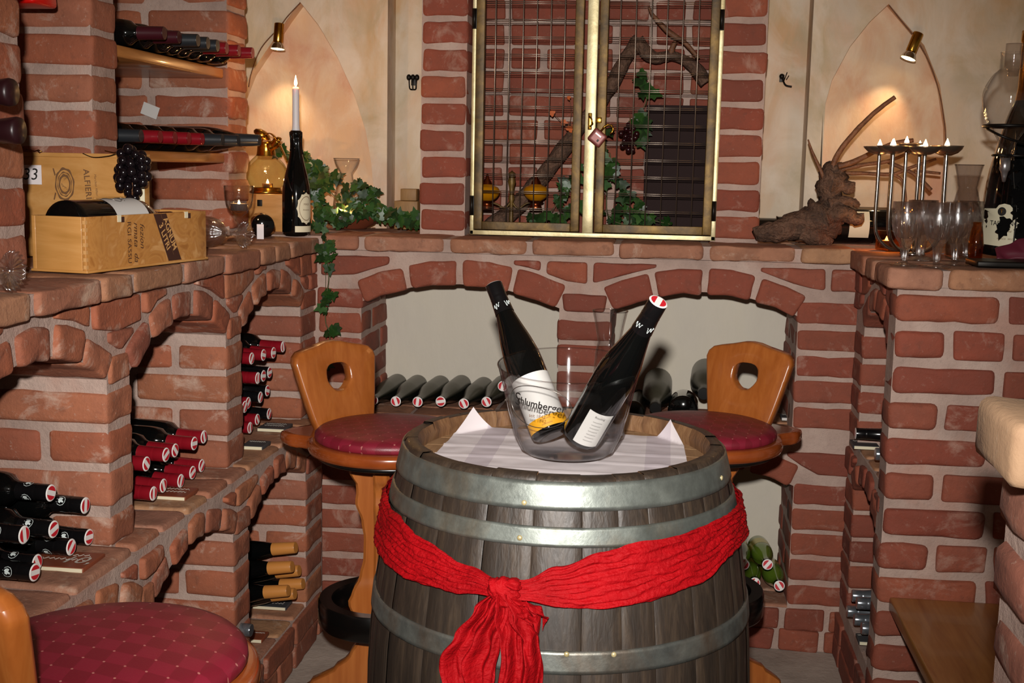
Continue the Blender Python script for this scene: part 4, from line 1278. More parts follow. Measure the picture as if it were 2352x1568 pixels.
# right back niche: some with the base to the front
G = 'bottles in the right back niche'
c = at(1462, 925, 'Y', 3.60); bottle('dusty', (c.x-.008, 3.60, .701), (c.x, 3.88, .701), 'bottle with its round base forward just right of the bucket', G)
c = at(1510, 945, 'Y', 3.58); bottle('fat', (c.x-.002, 3.88, .75), (c.x-.006, 3.575, .722), 'thick dusty bottle with its neck forward, between two bottle bases', G)
c = at(1566, 925, 'Y', 3.585); bottle('fatdark', (c.x+.004, 3.585, .714), (c.x+.012, 3.88, .70), 'thick dark bottle with its round base forward, left of the right stool', G)
c = at(1601, 935, 'Y', 3.60); bottle('fat', (c.x+.032, 3.89, .785), (c.x+.018, 3.60, .770), 'thick dusty bottle half hidden by the right stool backrest', G)
# light green bottles, lower right niche
for x, y, z, w in ((1734, 1338, .168, 'lower row, left'), (1790, 1345, .168, 'lower row, right'), (1709, 1296, .236, 'upper row, half behind the barrel'), (1763, 1296, .236, 'upper row, right')):
    t = at(x, y, 'Y', 3.55); b = Vector((t.x-.005, 3.84, z))
    d = (t-b).normalized()
    r = bottle('green', t-d*.305, t, f'light green bottle, lower right niche, {w}', 'light green bottles in the lower right niche', roll=rnd(.8))
m = MB(); patch(m, .0334, .05, .125, 0, 2*PI-.01, 0, 28)
lb = m.build('bottle_label', MAT['foil_gold'], PROTO['green'])
for o in [o for o in bpy.data.objects if o.parent is None and o.get('group') == 'light green bottles in the lower right niche' and o is not PROTO['green']]:
    c_ = lb.copy(); COL.objects.link(c_); c_.parent = o
# silver necks, right wall
for (x, y, X, w) in ((1957, 1367, .535, 'top row, longer neck'), (1968, 1384, .535, 'top row, shorter neck just below'), (1946, 1403, .532, 'sticking out furthest left'), (1962, 1422, .54, 'below the one sticking out furthest'), (1979, 1442, .545, 'lowest neck, above a slate tag'), (1997, 1468, .55, 'cap end only, lowest at the block corner')):
    t = at(x, y, 'X', X); d = Vector((-1, rnd(.03), 0)).normalized()
    bottle('silver', t-d*.30, t, f'silver bottle neck, low right niche, {w}', 'silver necked bottles in the right niche')
t = at(1965, 995, 'X', .535); bottle('black', t+Vector((.30, 0, 0)), t, 'black necked bottle lying in the upper right niche', 'bottles in the upper right niche')
t = at(2011, 1042, 'X', .548); bottle('silver', t+Vector((.30, 0, 0)), t, 'silver bottle end peeking from the upper right niche at the block corner', 'bottles in the upper right niche')

# ---------------------------------------------------------------- shelves upper left
def shelf(y0, y1, z, label, x1=-1.305):
    m = MB(); m.prism(F_pZ(0), [(-1.65, y0), (x1, y0), (x1, y1), (-1.65, y1)], z-.028, z, .006, 0, k=2, seg=.3)
    return m.build('wall_shelf', MAT['shelf_wood'], None, label, 'shelf', 'wooden shelves between the brick piers')
zt, zl = at(400, 132, 'X', -1.305).z, at(400, 348, 'X', -1.305).z
shelf(2.80, 3.515, zt, 'upper wooden shelf between the two brick piers, upper left')
shelf(2.80, 3.515, zl, 'lower wooden shelf between the brick piers, above the wooden boxes')
shelf(1.05, 1.765, zt-.02, 'wooden shelf at the left picture edge, mostly out of view')
R_ = .034
G = 'bottles on the upper left shelf'
ylim = 3.47
for i, (x, y, k, X, w) in reversed(list(enumerate([(377, 60, 'wine', -1.22, 'dark wine red capsule, nearest'), (411, 66, 'wine', -1.22, 'dark wine red capsule, second'), (470, 86, 'grey', -1.20, 'grey capsule, third'), (498, 92, 'grey', -1.20, 'grey capsule, fourth'), (521, 97, 'grey', -1.20, 'grey capsule, fifth'), (541, 103, 'redshelf', -1.20, 'red capsule, sixth'), (560, 108, 'redshelf', -1.19, 'red capsule, seventh'), (580, 114, 'redshelf', -1.175, 'red capsule, furthest')]))):
    t = at(x, y, 'X', X); t.z = zt+R_+.001; t.y = min(t.y, ylim); ylim = t.y-.0685
    bottle(k, t-Vector((.30, 0, 0)), t, f'bottle on the upper shelf, {w} along the shelf', G)
G = 'bottles on the lower left shelf'
ylim = 3.462
for i, (x, y, k, X, w) in reversed(list(enumerate([(345, 296, 'grey', -1.29, 'nearest, dark neck'), (394, 297, 'redshelf', -1.27, 'first red capsule'), (421, 298, 'redshelf', -1.26, 'second red capsule'), (456, 300, 'redshelf', -1.25, 'third red capsule'), (482, 303, 'redshelf', -1.24, 'fourth red capsule'), (520, 312, 'grey', -1.21, 'first grey capsule past the red ones'), (547, 315, 'grey', -1.19, 'second grey capsule past the red ones'), (596, 319, 'slope', -1.155, 'furthest, long dark neck past the pier')]))):
    t = at(x, y, 'X', X); t.z = zl+(.037 if k == 'slope' else R_)+.001; t.y = min(t.y, ylim); ylim = t.y-(.071 if k == 'slope' else .0685)
    bottle(k, t-Vector((.30, 0, 0)), t, f'bottle on the lower shelf, {w}', G)
# two thick wax dipped necks at the left edge
def waxed(label, x, y):
    m = MB(); P = PROF['fat'][0]; m.lathe(P, 28); r = m.build('wine_bottle', MAT['bottle'], None, label, 'bottle', 'wax dipped bottles at the left edge')
    m = MB(); m.lathe([(.0185, .225), (.0225, .235), (.0185, .262), (.0178, .285), (.0205, .305), (.0225, .318), (.021, .324), (0, .325)], 28); m.build('capsule', MAT['wax_dark'], r)
    t = at(x, y, 'X', -1.035); place(r, t-Vector((1, 0, .0)).normalized()*.325, t)
    return r
waxed('thick dark waxed bottle neck at the left picture edge, the upper one', 31, 212)
waxed('thick dark waxed bottle neck at the left picture edge, the lower one', 48, 300)
shelf(1.05, 1.765, at(31, 212, 'X', -1.035).z-.047, 'wooden shelf under the upper waxed bottle at the left picture edge', -1.06)
shelf(1.05, 1.765, at(48, 300, 'X', -1.035).z-.047, 'wooden shelf under the lower waxed bottle at the left picture edge', -1.06)
# bright red thing at the top left corner
p = at(80, 7, 'Y', 2.42)
m = MB(); m.prism(F_mY(p.y), [(p.x-.22, p.z), (p.x, p.z), (p.x-.006, p.z+.06), (p.x-.22, p.z+.07)], -.10, 0, .008, 0, k=3, seg=.3)
m.build('red_sign', MAT['red_plastic'], None, 'bright red glossy board cut off by the top left picture corner', 'sign')

# ---------------------------------------------------------------- price tiles and slates in the niches
def tile(c, sx, sy, rz, label, mat='slate', edge='label', lines=2, t=.010, tip=.0, txt=None):
    r = empty('price_tile', c, label, 'price tile', 'price tiles in the niches', rz)
    m = MB(); m.box(-sx, sx, -sy, sy, 0, t, 0, .0015); m.build('slab', MAT[mat], r)
    m = MB(); m.box(-sx+.002, sx-.002, -sy-.0015, -sy+.0, .001, t-.001, 0); m.build('front_edge', MAT[edge], r)
    m = MB()
    for k in range(lines):
        y0 = sy*.55-k*sy*1.1/max(1, lines); pts = []
        for q in range(30):
            u = -sx*.8+sx*1.5*q/29; pts.append((u, y0+sy*.14*math.sin(q*1.7+k)*(.4+.6*abs(math.sin(q*.5))), t+.0004))
        m.tube(pts, .0006, 4)
    if txt: add_text(m, txt, sy*1.15, lambda x, y: (sx*.45+x, y-sy*.1, t+.0008), 0, shear=.2)
    m.build('chalk_writing', MAT['chalk'], r)
    return r
LZ = .666
def on_ledge(px, py, z): return at(px, py, 'Z', z)
tile(on_ledge(150, 1295, LZ), .058, .045, .0, 'brown price tile with chalk writing in front of the black capped bottles', 'terracotta', 'label', 2, txt='10,')
tile(on_ledge(398, 1138, LZ), .045, .04, .0, 'brown price tile with chalk writing in front of the red capped bottles', 'terracotta', 'label', 2)
tile(on_ledge(588, 1026, LZ), .03, .035, .0, 'grey slate price tile on the far left ledge behind the stool', 'slate', 'label', 1)
tile(on_ledge(632, 985, LZ), .04, .04, .0, 'grey slate price tile under the bottles of the far left niche', 'slate', 'label', 2)
tile(on_ledge(627, 1390, .139), .05, .035, .0, 'grey slate price tile in front of the tan capped bottles', 'slate', 'label', 3)
tile(on_ledge(592, 1466, .139), .022, .03, .0, 'small price tile low on the ledge beside the front stool cushion', 'terracotta', 'label', 1)
tile(on_ledge(1985, 1025, .668), .035, .04, .0, 'grey slate price tile in the upper right niche below the black neck', 'slate', 'label', 1)
tile(at(1985, 1462, 'X', .565)-Vector((0, 0, .012)), .018, .03, .0, 'grey slate price tile in the low right niche under the silver necks', 'slate', 'label', 1)
tile(on_ledge(1815, 962, .668), .03, .03, .0, 'grey slate price tile on the back ledge right of the right stool', 'slate', 'label_white', 1)
# ================================================================ grille, and what stands behind it
random.seed(5)
YR = 3.738
def bx(mb, x0, x1, z0, z1, y0, y1, mi=0, bev=.0015): mb.box(x0, x1, y0, y1, z0, z1, mi, bev)
gate = empty('wire_gate', (-.236, YR, 1.209), 'brass framed double grille with wire mesh doors between the two brick piers', 'gate')
def world_child(o):  # geometry written in room coordinates
    o.location = o.location - o.parent.location; return o
XL0, XL1 = -.604, -.592
m = MB()
bx(m, XL0, XL1, 1.211, 2.4, YR-.002, YR+.03); bx(m, .133, .147, 1.211, 2.4, YR-.002, YR+.03)
bx(m, XL0, .147, 1.211, 1.224, YR-.002, YR+.03)
world_child(m.build('outer_frame', MAT['brass_pale'], gate))
m = MB(); bx(m, -.256, -.2235, 1.224, 2.4, YR-.006, YR+.03); world_child(m.build('centre_post', MAT['brass_pale'], gate))
ZB = 1.228
def gate_door(x0, x1, sw, hx):
    m = MB(); y0, y1 = YR-.016, YR+.004
    bx(m, x0, x0+sw, ZB, 2.38, y0, y1); bx(m, x1-sw, x1, ZB, 2.38, y0, y1); bx(m, x0+sw, x1-sw, ZB, ZB+.024, y0, y1)
    d = m.build('gate_door', MAT['brass_dull'], gate); world_child(d)
    m = MB(); n = 6; xs = [x0+sw+(x1-x0-2*sw)*(i+.75)/(n+.5) for i in range(n)]
    for x in xs: m.tube([(x, YR-.009, ZB+.02), (x, YR-.009, 1.8), (x, YR-.009, 2.38)], .0019, 6)
    z = ZB+.062
    while z < 2.36:
        for dz in (0, .0052): m.tube([(x0+sw-.003, YR-.006+.0, z+dz), ((x0+x1)/2, YR-.006, z+dz), (x1-sw+.003, YR-.006, z+dz)], .0013, 5)
        z += .0512
    w_ = m.build('wire_mesh', MAT['wire'], d)
    for z in (1.30, 1.86):
        m = MB(); m.tube([(hx, YR-.014, z-.028), (hx, YR-.014, z+.028)], .0055, 10); bx(m, hx-.008, hx+.008, z-.03, z+.03, YR-.010, YR+.002)
        m.build('hinge', MAT['iron'], d)
    return d
gate_door(-.590, -.266, .026, -.597); gate_door(-.219, .133, .026, .138)
m = MB(); m.tube([(-.243, YR-.014, 1.575), (-.236, YR-.022, 1.568), (-.232, YR-.020, 1.552), (-.240, YR-.014, 1.545)], .0028, 8)
bx(m, -.247, -.235, 1.535, 1.585, YR-.012, YR-.005); bx(m, -.222, -.205, 1.555, 1.572, YR-.030, YR-.012)
world_child(m.build('hasp', MAT['brass'], gate))
# padlock hanging open
c = at(1372, 316, 'Y', YR-.032)
pl = empty('padlock', c, 'small worn red padlock hanging open on the grille', 'padlock'); pl.rotation_euler = (0, math.radians(38), 0)
m = MB(); m.prism(lambda u, v, d: Vector((u, -d, v)), [(-.023, -.022), (.023, -.022), (.023, .022), (-.023, .022)], -.008, .008, .005, 0, k=3, seg=.2)
m.build('lock_body', MAT['lock_red'], pl)
m = MB(); bx(m, -.012, .008, .006, .010, -.0095, -.008, 0, 0); bx(m, .004, .010, -.010, -.002, -.0095, -.008, 1, 0); m.build('keyhole_plate', [MAT['pewter'], MAT['iron']], pl)
m = MB(); A = [(-.010, 0, .020), (-.010, 0, .038), (-.006, 0, .050), (.004, 0, .054), (.014, 0, .050), (.018, 0, .040), (.016, 0, .033)]
m.tube([Vector(a)+Vector((.006, 0, 0)) for a in A], .0032, 8); m.build('shackle', MAT['brass'], pl)

# vine branch behind the grille
def smooth(pts, n=6):
    P = [Vector(p) for p in pts]; out = []
    for i in range(len(P)-1):
        a, b, c_, d = P[max(i-1, 0)], P[i], P[i+1], P[min(i+2, len(P)-1)]
        for k in range(n):
            t = k/n
            out.append(.5*((2*b)+(c_-a)*t+(2*a-5*b+4*c_-d)*t*t+(3*b-a-3*c_+d)*t**3))
    return out+[P[-1]]
def limb(mb, px, Y, rad, n=10, lump=.25, mi=0, dY=None):
    """px: picture points; Y: depth(s); rad: radii"""
    if not hasattr(Y, '__len__'): Y = [Y]*len(px)
    pts = [at(x, y, 'Y', yy) for (x, y), yy in zip(px, Y)]
    s = smooth(pts, 6); R = []
    for i in range(len(s)):
        t = i/(len(s)-1)*(len(rad)-1); k = min(int(t), len(rad)-2)
        R.append((rad[k]+(rad[k+1]-rad[k])*(t-k))*(1+lump*noise.noise(s[i]*28)))
    b = len(mb.v); mb.tube(s, R, n, mi)
    for i in range(b, len(mb.v)):
        p = Vector(mb.v[i]); rr = max(rad)*lump*.5
        mb.v[i] = tuple(p+noise.noise_vector(p*45)*rr+noise.noise_vector(p*110)*rr*.4)
br = empty('vine_branch', at(1130, 530, 'Y', 3.93), 'gnarled vine branch standing diagonally behind the grille', 'branch')
m = MB()
limb(m, [(1100, 540), (1180, 480), (1270, 375), (1330, 292), (1392, 215), (1440, 130), (1470, 92)], 3.93, [.030, .030, .026, .024, .022, .022, .026], 12)
limb(m, [(1462, 95), (1500, 132), (1545, 128), (1590, 150), (1622, 190)], 3.92, [.026, .018, .015, .018, .020], 10)
world_child(m.build('trunk', MAT['bark'], br))
m = MB(); limb(m, [(1490, 16), (1502, 38), (1538, 75), (1575, 100), (1605, 135)], 3.90, [.004, .006, .009, .007, .006], 8, .2)
world_child(m.build('twig', MAT['twig'], br))
m = MB(); limb(m, [(1540, 128), (1545, 108), (1552, 95)], 3.915, [.010, .008, .007], 8, .2); world_child(m.build('twig', MAT['twig'], br))
# dark board
m = MB(); p, q = at(1475, 530, 'Y', 3.97), at(1622, 243, 'Y', 3.97)
m.box(p.x, q.x+.02, 3.96, 3.985, 1.209, q.z, 0, .003)
m.build('dark_board', MAT['dark_board'], None, 'dark brown board leaning behind the right grille door', 'board')

# ---------------------------------------------------------------- ivy
LEAF = [(0, 0), (.22, -.10), (.50, .02), (.36, .30), (.46, .52), (.20, .58), (0, 1.0), (-.20, .58), (-.46, .52), (-.36, .30), (-.50, .02), (-.22, -.10)]
def leaf(mb, p, nrm, up, s):
    nrm = Vector(nrm).normalized(); up = Vector(up); up = (up-nrm*up.dot(nrm)).normalized(); sd = up.cross(nrm)
    vs = [Vector(p)+sd*(x*s)+up*(y*s)+nrm*(-.10*abs(x)*s + .08*s*math.sin(y*3)) for x, y in LEAF]
    vs.append(Vector(p)+up*(.35*s)+nrm*.03*s)
    n = len(LEAF); mb.add(vs, [(i, (i+1) % n, n) for i in range(n)], 0, True)
def ivy(name, label, strands, leaves, origin, size=(.022, .042), group=None, extra=()):
    """strands: lists of points; leaves: leaves per strand"""
    root = empty(name, origin, label, 'ivy', group)
    ms, ml = MB(), MB()
    for st_, n in zip(strands, leaves):
        s = smooth(st_, 6); ms.tube(s, .0016, 5)
        for k in range(n):
            i = random.randint(0, len(s)-1)
            d = Vector((rnd(1), rnd(1)-.55, rnd(.9)+.1))
            if d.length < .1: continue
            sz = random.uniform(*size)
            p = s[i]+d.normalized()*random.uniform(.006, .022)
            low = p.y > 3.53 and p.z < 1.262   # leaves that rest on the coping stand up from it
            if low: p.z = max(p.z, 1.216)
            ms.tube([s[i], (s[i]+p)/2+Vector((0, 0, .003)), p], .0007, 4)
            leaf(ml, p, Vector((rnd(.7), -1+rnd(.5), .35+rnd(.6))), Vector((rnd(.9), rnd(.4), .5 if low else -.6+rnd(.8))), sz)
    world_child(ms.build('stems', MAT['stem'], root)); world_child(ml.build('foliage', MAT['leaf'], root, recalc=False))
    return root
def A(pts, Y): return [at(x, y, 'Y', Y) if len(str(Y)) else None for x, y in pts]
ivy('ivy_plant', 'green ivy leaves climbing behind the right grille door', [A([(1470, 170), (1485, 230), (1465, 270), (1480, 320)], 3.87), A([(1400, 350), (1420, 420), (1470, 470), (1440, 525)], 3.86), A([(1390, 300), (1395, 400), (1400, 500), (1480, 520)], 3.86), A([(1420, 470), (1480, 500), (1540, 515)], 3.86)], [22, 16, 22, 12], at(1420, 535, 'Y', 3.86), (.025, .05))
ivy('ivy_plant', 'green ivy leaves low behind the left grille door', [A([(1240, 520), (1270, 480), (1300, 430), (1330, 380)], 3.84), A([(1220, 500), (1280, 500), (1330, 470)], 3.83)], [16, 20], at(1280, 535, 'Y', 3.84), (.025, .045))
# grapes
def grapes(label, c, n, rx, rz, br_, mat, squeeze=.55, hang=.03):
    root = empty('grape_bunch', c, label, 'grapes', None)
    m = MB(); m.tube([(0, 0, rz+hang), (0.003, 0, rz*.6), (0, 0, 0), (0, 0, -rz*.8)], .0016, 6); m.build('stalk', MAT['twig'], root)
    proto = None; pts = []; tries = 0
    while len(pts) < n and tries < 4000:
        tries += 1
        v = Vector((rnd(1), rnd(1), rnd(1)))
        if v.length > 1: continue
        w = 1-(1-squeeze)*(1-v.z)/2
        p = Vector((v.x*rx*w, v.y*rx*w*.8, v.z*rz))
        if all((p-q).length > br_*1.55 for q in pts): pts.append(p)
    for p in pts:
        if proto is None:
            m = MB(); m.sphere((0, 0, 0), br_, 14); o = m.build('berry', MAT[mat], root); proto = o
        else:
            o = proto.copy(); COL.objects.link(o); o.parent = root
        o.location = p
        s_ = random.uniform(.88, 1.1); o.scale = (s_, s_, s_*1.05)
    return root
grapes('small dark red grape bunch behind the grille beside the padlock', at(1445, 320, 'Y', 3.82), 26, .035, .045, .0085, 'grape_red')
dl = empty('dry_sprig', at(1305, 300, 'Y', 3.88), 'small sprig of dry orange leaves on the vine branch behind the left grille door', 'sprig')
for px, py, s_ in ((1309, 226, .014), (1272, 262, .022), (1290, 280, .022), (1306, 300, .026), (1316, 292, .020)):
    m = MB(); leaf(m, at(px, py, 'Y', 3.87), (rnd(.5), -1, rnd(.4)), (rnd(1), 0, rnd(1)), s_); world_child(m.build('leaf', MAT['autumn'], dl, recalc=False))
m = MB(); m.tube(smooth([at(1330, 318, 'Y', 3.885), at(1306, 298, 'Y', 3.88), at(1285, 275, 'Y', 3.88), at(1268, 258, 'Y', 3.88)]), .0012, 5); m.tube(smooth([at(1306, 298, 'Y', 3.88), at(1312, 260, 'Y', 3.88), at(1309, 228, 'Y', 3.88)]), .001, 5); world_child(m.build('stem', MAT['twig'], dl))
# two armed brass lamp with amber globes
lp = empty('oil_lamp', at(1175, 535, 'Y', 3.84), 'brass two armed table lamp with amber glass globes behind the left grille door', 'lamp')
m = MB(); cx = at(1175, 450, 'Y', 3.84)
base = Vector((cx.x, 3.84, 1.209))
m.lathe([(0, 0), (.035, 0), (.036, .006), (.012, .016), (.007, .03), (.006, .10), (.010, .112), (.006, .125), (.009, .15), (.013, .165), (.009, .18), (.012, .19), (0, .20)], 24, 0, Matrix.Translation(base))
world_child(m.build('stem', MAT['brass_dull'], lp))
gl_ = [at(1119, 438, 'Y', 3.84), at(1231, 438, 'Y', 3.84)]
for g in gl_:
    m = MB(); sgn = 1 if g.x > cx.x else -1
    m.tube(smooth([base+Vector((0, 0, .105)), base+Vector((sgn*.02, 0, .082)), Vector((g.x-sgn*.028, 3.84, g.z-.040)), Vector((g.x, 3.84, g.z-.036))]), .003, 8)
    world_child(m.build('arm', MAT['brass_dull'], lp))
    m = MB(); T = Matrix.Translation(g); m.lathe([(0, -.062), (.022, -.060), (.018, -.045), (.012, -.040), (.024, -.036), (.026, -.030)], 24, 0, T); world_child(m.build('burner_cup', MAT['copper'], lp))
    m = MB(); m.lathe(spl([(.016, -.032), (.032, -.020), (.040, -.004), (.035, .010), (.020, .018), (.014, .022)], 4), 28, 0, T); world_child(m.build('globe', MAT['glass_honey'], lp))
    m = MB(); m.lathe([(.018, .017), (.014, .028), (.007, .038), (.003, .052), (0, .055)], 18, 0, T); world_child(m.build('finial', MAT['copper'], lp))

# ---------------------------------------------------------------- spot lamps on their cables in the pointed recesses
def spot(label, px, py, tilt, cable, lean):
    c = at(px, py, 'Y', 3.985)
    r = empty('spotlight', c, label, 'spotlight', 'brass spotlights in the pointed recesses'); r.rotation_euler = (math.radians(-8), math.radians(tilt), 0)
    m = MB(); m.lathe([(0, .034), (.0155, .034), (.0165, .032), (.0165, -.026), (.0155, -.028), (0, -.028)], 28); m.build('body', MAT['brass'], r)
    m = MB(); m.lathe([(.012, -.027), (.017, -.031), (.021, -.040), (.0245, -.050), (.0255, -.0515), (.0235, -.0505), (.019, -.040), (.012, -.032)], 28); m.build('reflector', MAT['chrome'], r)
    m = MB(); m.lathe([(0, -.036), (.008, -.036), (.018, -.041), (.0225, -.0485), (0, -.0490)], 24); m.build('bulb', MAT['bulb'], r)
    m = MB(); s = smooth(cable); m.tube(s, .0018, 6)
    o = m.build('cable', MAT['twig'], r); o.matrix_parent_inverse = (Matrix.Translation(c) @ Matrix.Rotation(math.radians(tilt), 4, 'Y') @ Matrix.Rotation(math.radians(-8), 4, 'X')).inverted()
    d = bpy.data.lights.new('halogen', 'SPOT'); d.energy = 3.5; d.color = (1, .72, .42); d.spot_size = math.radians(80); d.spot_blend = .8; d.shadow_soft_size = .012
    lo = bpy.data.objects.new('halogen', d); COL.objects.link(lo)
    a = Vector((math.sin(math.radians(-tilt)), .10, -1)).normalized()
    lo.location = c+a*.058; lo.rotation_euler = a.to_track_quat('-Z', 'Y').to_euler()
spot('brass spotlight hanging in the left pointed recess above the candle', 640, 78, 2, A([(690, 6), (660, 38), (642, 62), (600, 110), (578, 165), (571, 200)], 4.0), 0)
spot('brass spotlight hanging in the right pointed recess above the candelabra', 2100, 100, 20, A([(2042, 12), (2068, 45), (2104, 90), (2135, 145), (2158, 215), (2170, 290), (2174, 350)], 4.0), 1)
# little iron hooks on the plaster
def hook(label, c, kind):
    r = empty('wall_hook', c, label, 'hook', 'small metal hooks on the plaster')
    m = MB()
    if kind:
        m.tube(smooth([(0, 0, 0), (0, -.006, .004), (.004, -.02, -.012), (.012, -.026, -.024), (.030, -.03, -.028)]), .003, 6)
        m.tube([(.004, -.02, -.012), (.010, -.022, .006), (.014, -.02, .018)], .0016, 5); m.tube([(.012, -.02, -.006), (.02, -.022, .008)], .0014, 5)
        m.sphere((-.001, -.006, .006), .009, 10); m.build('prong', MAT['iron'], r)
    else:
        for k in (-1, 0, 1):
            m = MB(); m.tube(smooth([(0, 0, -.026), (k*.010, -.010, -.024), (k*.012, -.014, -.008), (k*.013, -.012, .008)]), .0026, 6); m.sphere((k*.014, -.012, .014), .0085, 10, sz=1.25); m.build('prong', MAT['iron'], r)
    m = MB(); m.box(-.008, .008, -.003, 0.0, -.012, .012, 0, .001); m.build('backplate', MAT['iron'], r)
hook('small dark leaf shaped iron hook on the plaster left of the grille', at(950, 188, 'Y', 4.137), 0)
hook('small curved iron hook on the plaster right of the grille', at(1796, 180, 'Y', 4.137), 1)
# ================================================================ left counter
random.seed(9)
ZC = 1.203
# long wooden box, open, lying along the edge
B0 = Vector((-1.090, 2.192, ZC)); ang = math.atan2(2.608-2.192, -1.014+1.090)
wb = empty('wine_box', B0, 'open wooden magnum wine box with burnt lettering on the left counter', 'box', None, ang)
# local: x along the box, y towards the wall (left), z up
Lb, Wb, Hb, T = .423, .122, .107, .009
m = MB(); m.box(0, Lb, 0, T, .004, Hb, 0, .001); m.build('front_panel', MAT['burl'], wb)
m = MB(); m.box(0, Lb, Wb-T, Wb, .004, Hb, 0, .001); m.build('back_panel', MAT['pine'], wb)
m = MB(); m.box(0, T, T, Wb-T, .004, Hb, 0, .001); m.build('end_panel', MAT['pine'], wb)
m = MB(); m.box(Lb-T, Lb, T, Wb-T, .004, Hb, 0, .001); m.build('end_panel', MAT['pine'], wb)
m = MB(); m.box(-.002, Lb+.002, -.003, Wb+.003, 0, .005, 0, .001); m.build('bottom_panel', MAT['pine'], wb)
m = MB()
for k in range(7):   # finger joints at the corner
    z0 = .008+k*.0142
    m.box(-.0006, .0055, -.0006, .006, z0, z0+.007, 0); m.box(-.0006, .010, T-.004+.0, T+.0, z0+.0, z0+.001, 0)
m.build('finger_joint', MAT['print_cream'], wb)
for x_ in (.100, .338):
    m = MB(); m.box(x_, x_+.012, -.001, .003, .094, Hb+.0004, 0); m.box(x_+.0118, x_+.022, -.001, .003, .093, .104, 1)
    m.build('clasp', [MAT['label'], MAT['print_brown']], wb)
def fb_(cx, cz, a=-PI/2, e=.0008):   # lettering that reads downwards on the front panel
    ca, sa = math.cos(a), math.sin(a)
    return lambda x, y: (cx+x*ca-y*sa, -e, cz+x*sa+y*ca)
m = MB()
add_text(m, 'RGI SASSU', .0175, fb_(.137, .052), 0, spacing=1.05)
add_text(m, 'rmata  da', .021, fb_(.160, .052), 0, shear=.35)
add_text(m, 'fezion', .021, fb_(.181, .064), 0, shear=.35)
m.build('burnt_lettering', MAT['print_brown'], wb)
m = MB()
m.add([(.222, -.0006, Hb-.001), (.268, -.0006, Hb-.001), (.322, -.0006, .006), (.274, -.0006, .006)], [(0, 1, 2, 3)], 0, False)
s_ = -PI/2+math.atan2(.053, .1)
add_text(m, 'AGNUM', .021, fb_(.280, .063, s_, .0012), 1, bold=.0004); add_text(m, '3 LITRI', .021, fb_(.260, .058, s_, .0012), 1, bold=.0004)
m.add([(.247-.0006, -.0011, Hb-.001), (.247+.0006, -.0011, Hb-.001), (.293, -.0011, .018), (.2918, -.0011, .018)], [(0, 1, 2, 3)], 2, False)
m.build('brown_band', [MAT['print_brown'], MAT['print_cream'], MAT['print_brand']], wb)
m = MB(); m.box(.20, .345, Wb+.001, Wb+.008, .0, Hb+.030, 0, .001, Matrix.Rotation(0, 4, 'X')); m.build('lid', MAT['pine'], wb)
# magnum in the box
R4 = Matrix.Translation(B0) @ Matrix.Rotation(ang, 4, 'Z')
m = MB(); m.lathe([(0, .004), (.04, 0), (.0495, .006), (.050, .016), (.050, .215), (.047, .235), (.036, .262), (.024, .290), (.019, .31), (.0185, .36), (0, .36)], 40)
mg = m.build('wine_bottle', MAT['bottle'], None, 'dark magnum bottle lying in the open wooden box', 'bottle')
mg.matrix_world = R4 @ Matrix.Translation((.016, .061, Hb-.020)) @ axes((0, 0, 0), (1, 0, 0), (0, 0, 1))
m = MB(); patch(m, .0504, .105, .213, -1.9, 1.9, 0, 24); m.build('bottle_label', MAT['label_white'], mg)
m = MB()
f_ = lambda x, y: (.0510*math.cos(x/.05), .0510*math.sin(x/.05), .16+y)
for k, (a0, r0, cxx, cyy) in enumerate(((0, .02, -.01, .0), (1.5, .013, .012, .012), (3, .024, .0, -.012))):
    pts = [f_(cxx+r0*math.cos(a0+t*.24), cyy+r0*.7*math.sin(a0+t*.24)) for t in range(18)]
    m.tube(pts, .0006, 5)
m.build('label_drawing', MAT['pewter'], mg)
# upright box behind
YU = 2.545
pu0, pu1 = at(-20, 420, 'Y', YU), at(331, 420, 'Y', YU); zt_ = at(200, 352, 'Y', YU).z
ub = empty('wine_box', (pu0.x, YU, ZC), 'wooden wine box with round emblem standing against the brick pier', 'box')
W2, H2 = pu1.x-pu0.x, zt_-ZC
m = MB(); m.box(0, W2, 0, .028, 0, H2-.009, 0, .0015); m.build('box_body', MAT['pine'], ub)
m = MB(); m.box(-.002, W2+.002, -.003, .030, H2-.009, H2, 0, .0015); m.build('lid', MAT['pine'], ub)
m = MB(); m.box(W2-.012, W2+.001, -.0012, .0, .002, H2-.01, 0); m.build('edge_strip', MAT['label'], ub)
def fu(px, py, a=-PI/2, e=.0009):
    c = at(px, py, 'Y', YU); ca, sa = math.cos(a), math.sin(a)
    return lambda x, y: (c.x-pu0.x+x*ca-y*sa, -e, c.z-ZC+x*sa+y*ca)
m = MB()
add_text(m, 'ALFIERI', .0185, fu(201, 423, -PI/2+.08), 0, bold=.0004, spacing=1.1)
add_text(m, 'Marchesi Alfieri', .0075, fu(221, 425, -PI/2+.08), 0, shear=.2)
e0 = fu(149, 423, .0, .0008)
for r0, r1, sx in ((.036, .031, .62), (.027, .0245, .62), (.022, .0165, .62)):
    N = 40; vs = []
    for k in range(N):
        a = 2*PI*k/N; w = 1+.04*math.sin(a*8)
        vs += [e0(r0*w*math.cos(a)*sx, r0*w*math.sin(a)), e0(r1*math.cos(a)*sx, r1*math.sin(a))]
    m.add(vs, [(2*k, 2*((k+1) % N), 2*((k+1) % N)+1, 2*k+1) for k in range(N)], 0, False)
for k in range(9):
    a = k*.7; m.add([e0(.004*k*.3*math.cos(a)-.004, .013-.003*k), e0(.007*math.cos(a), .0145-.003*k), e0(.006*math.cos(a+1), .0125-.003*k)], [(0, 1, 2)], 0, False)
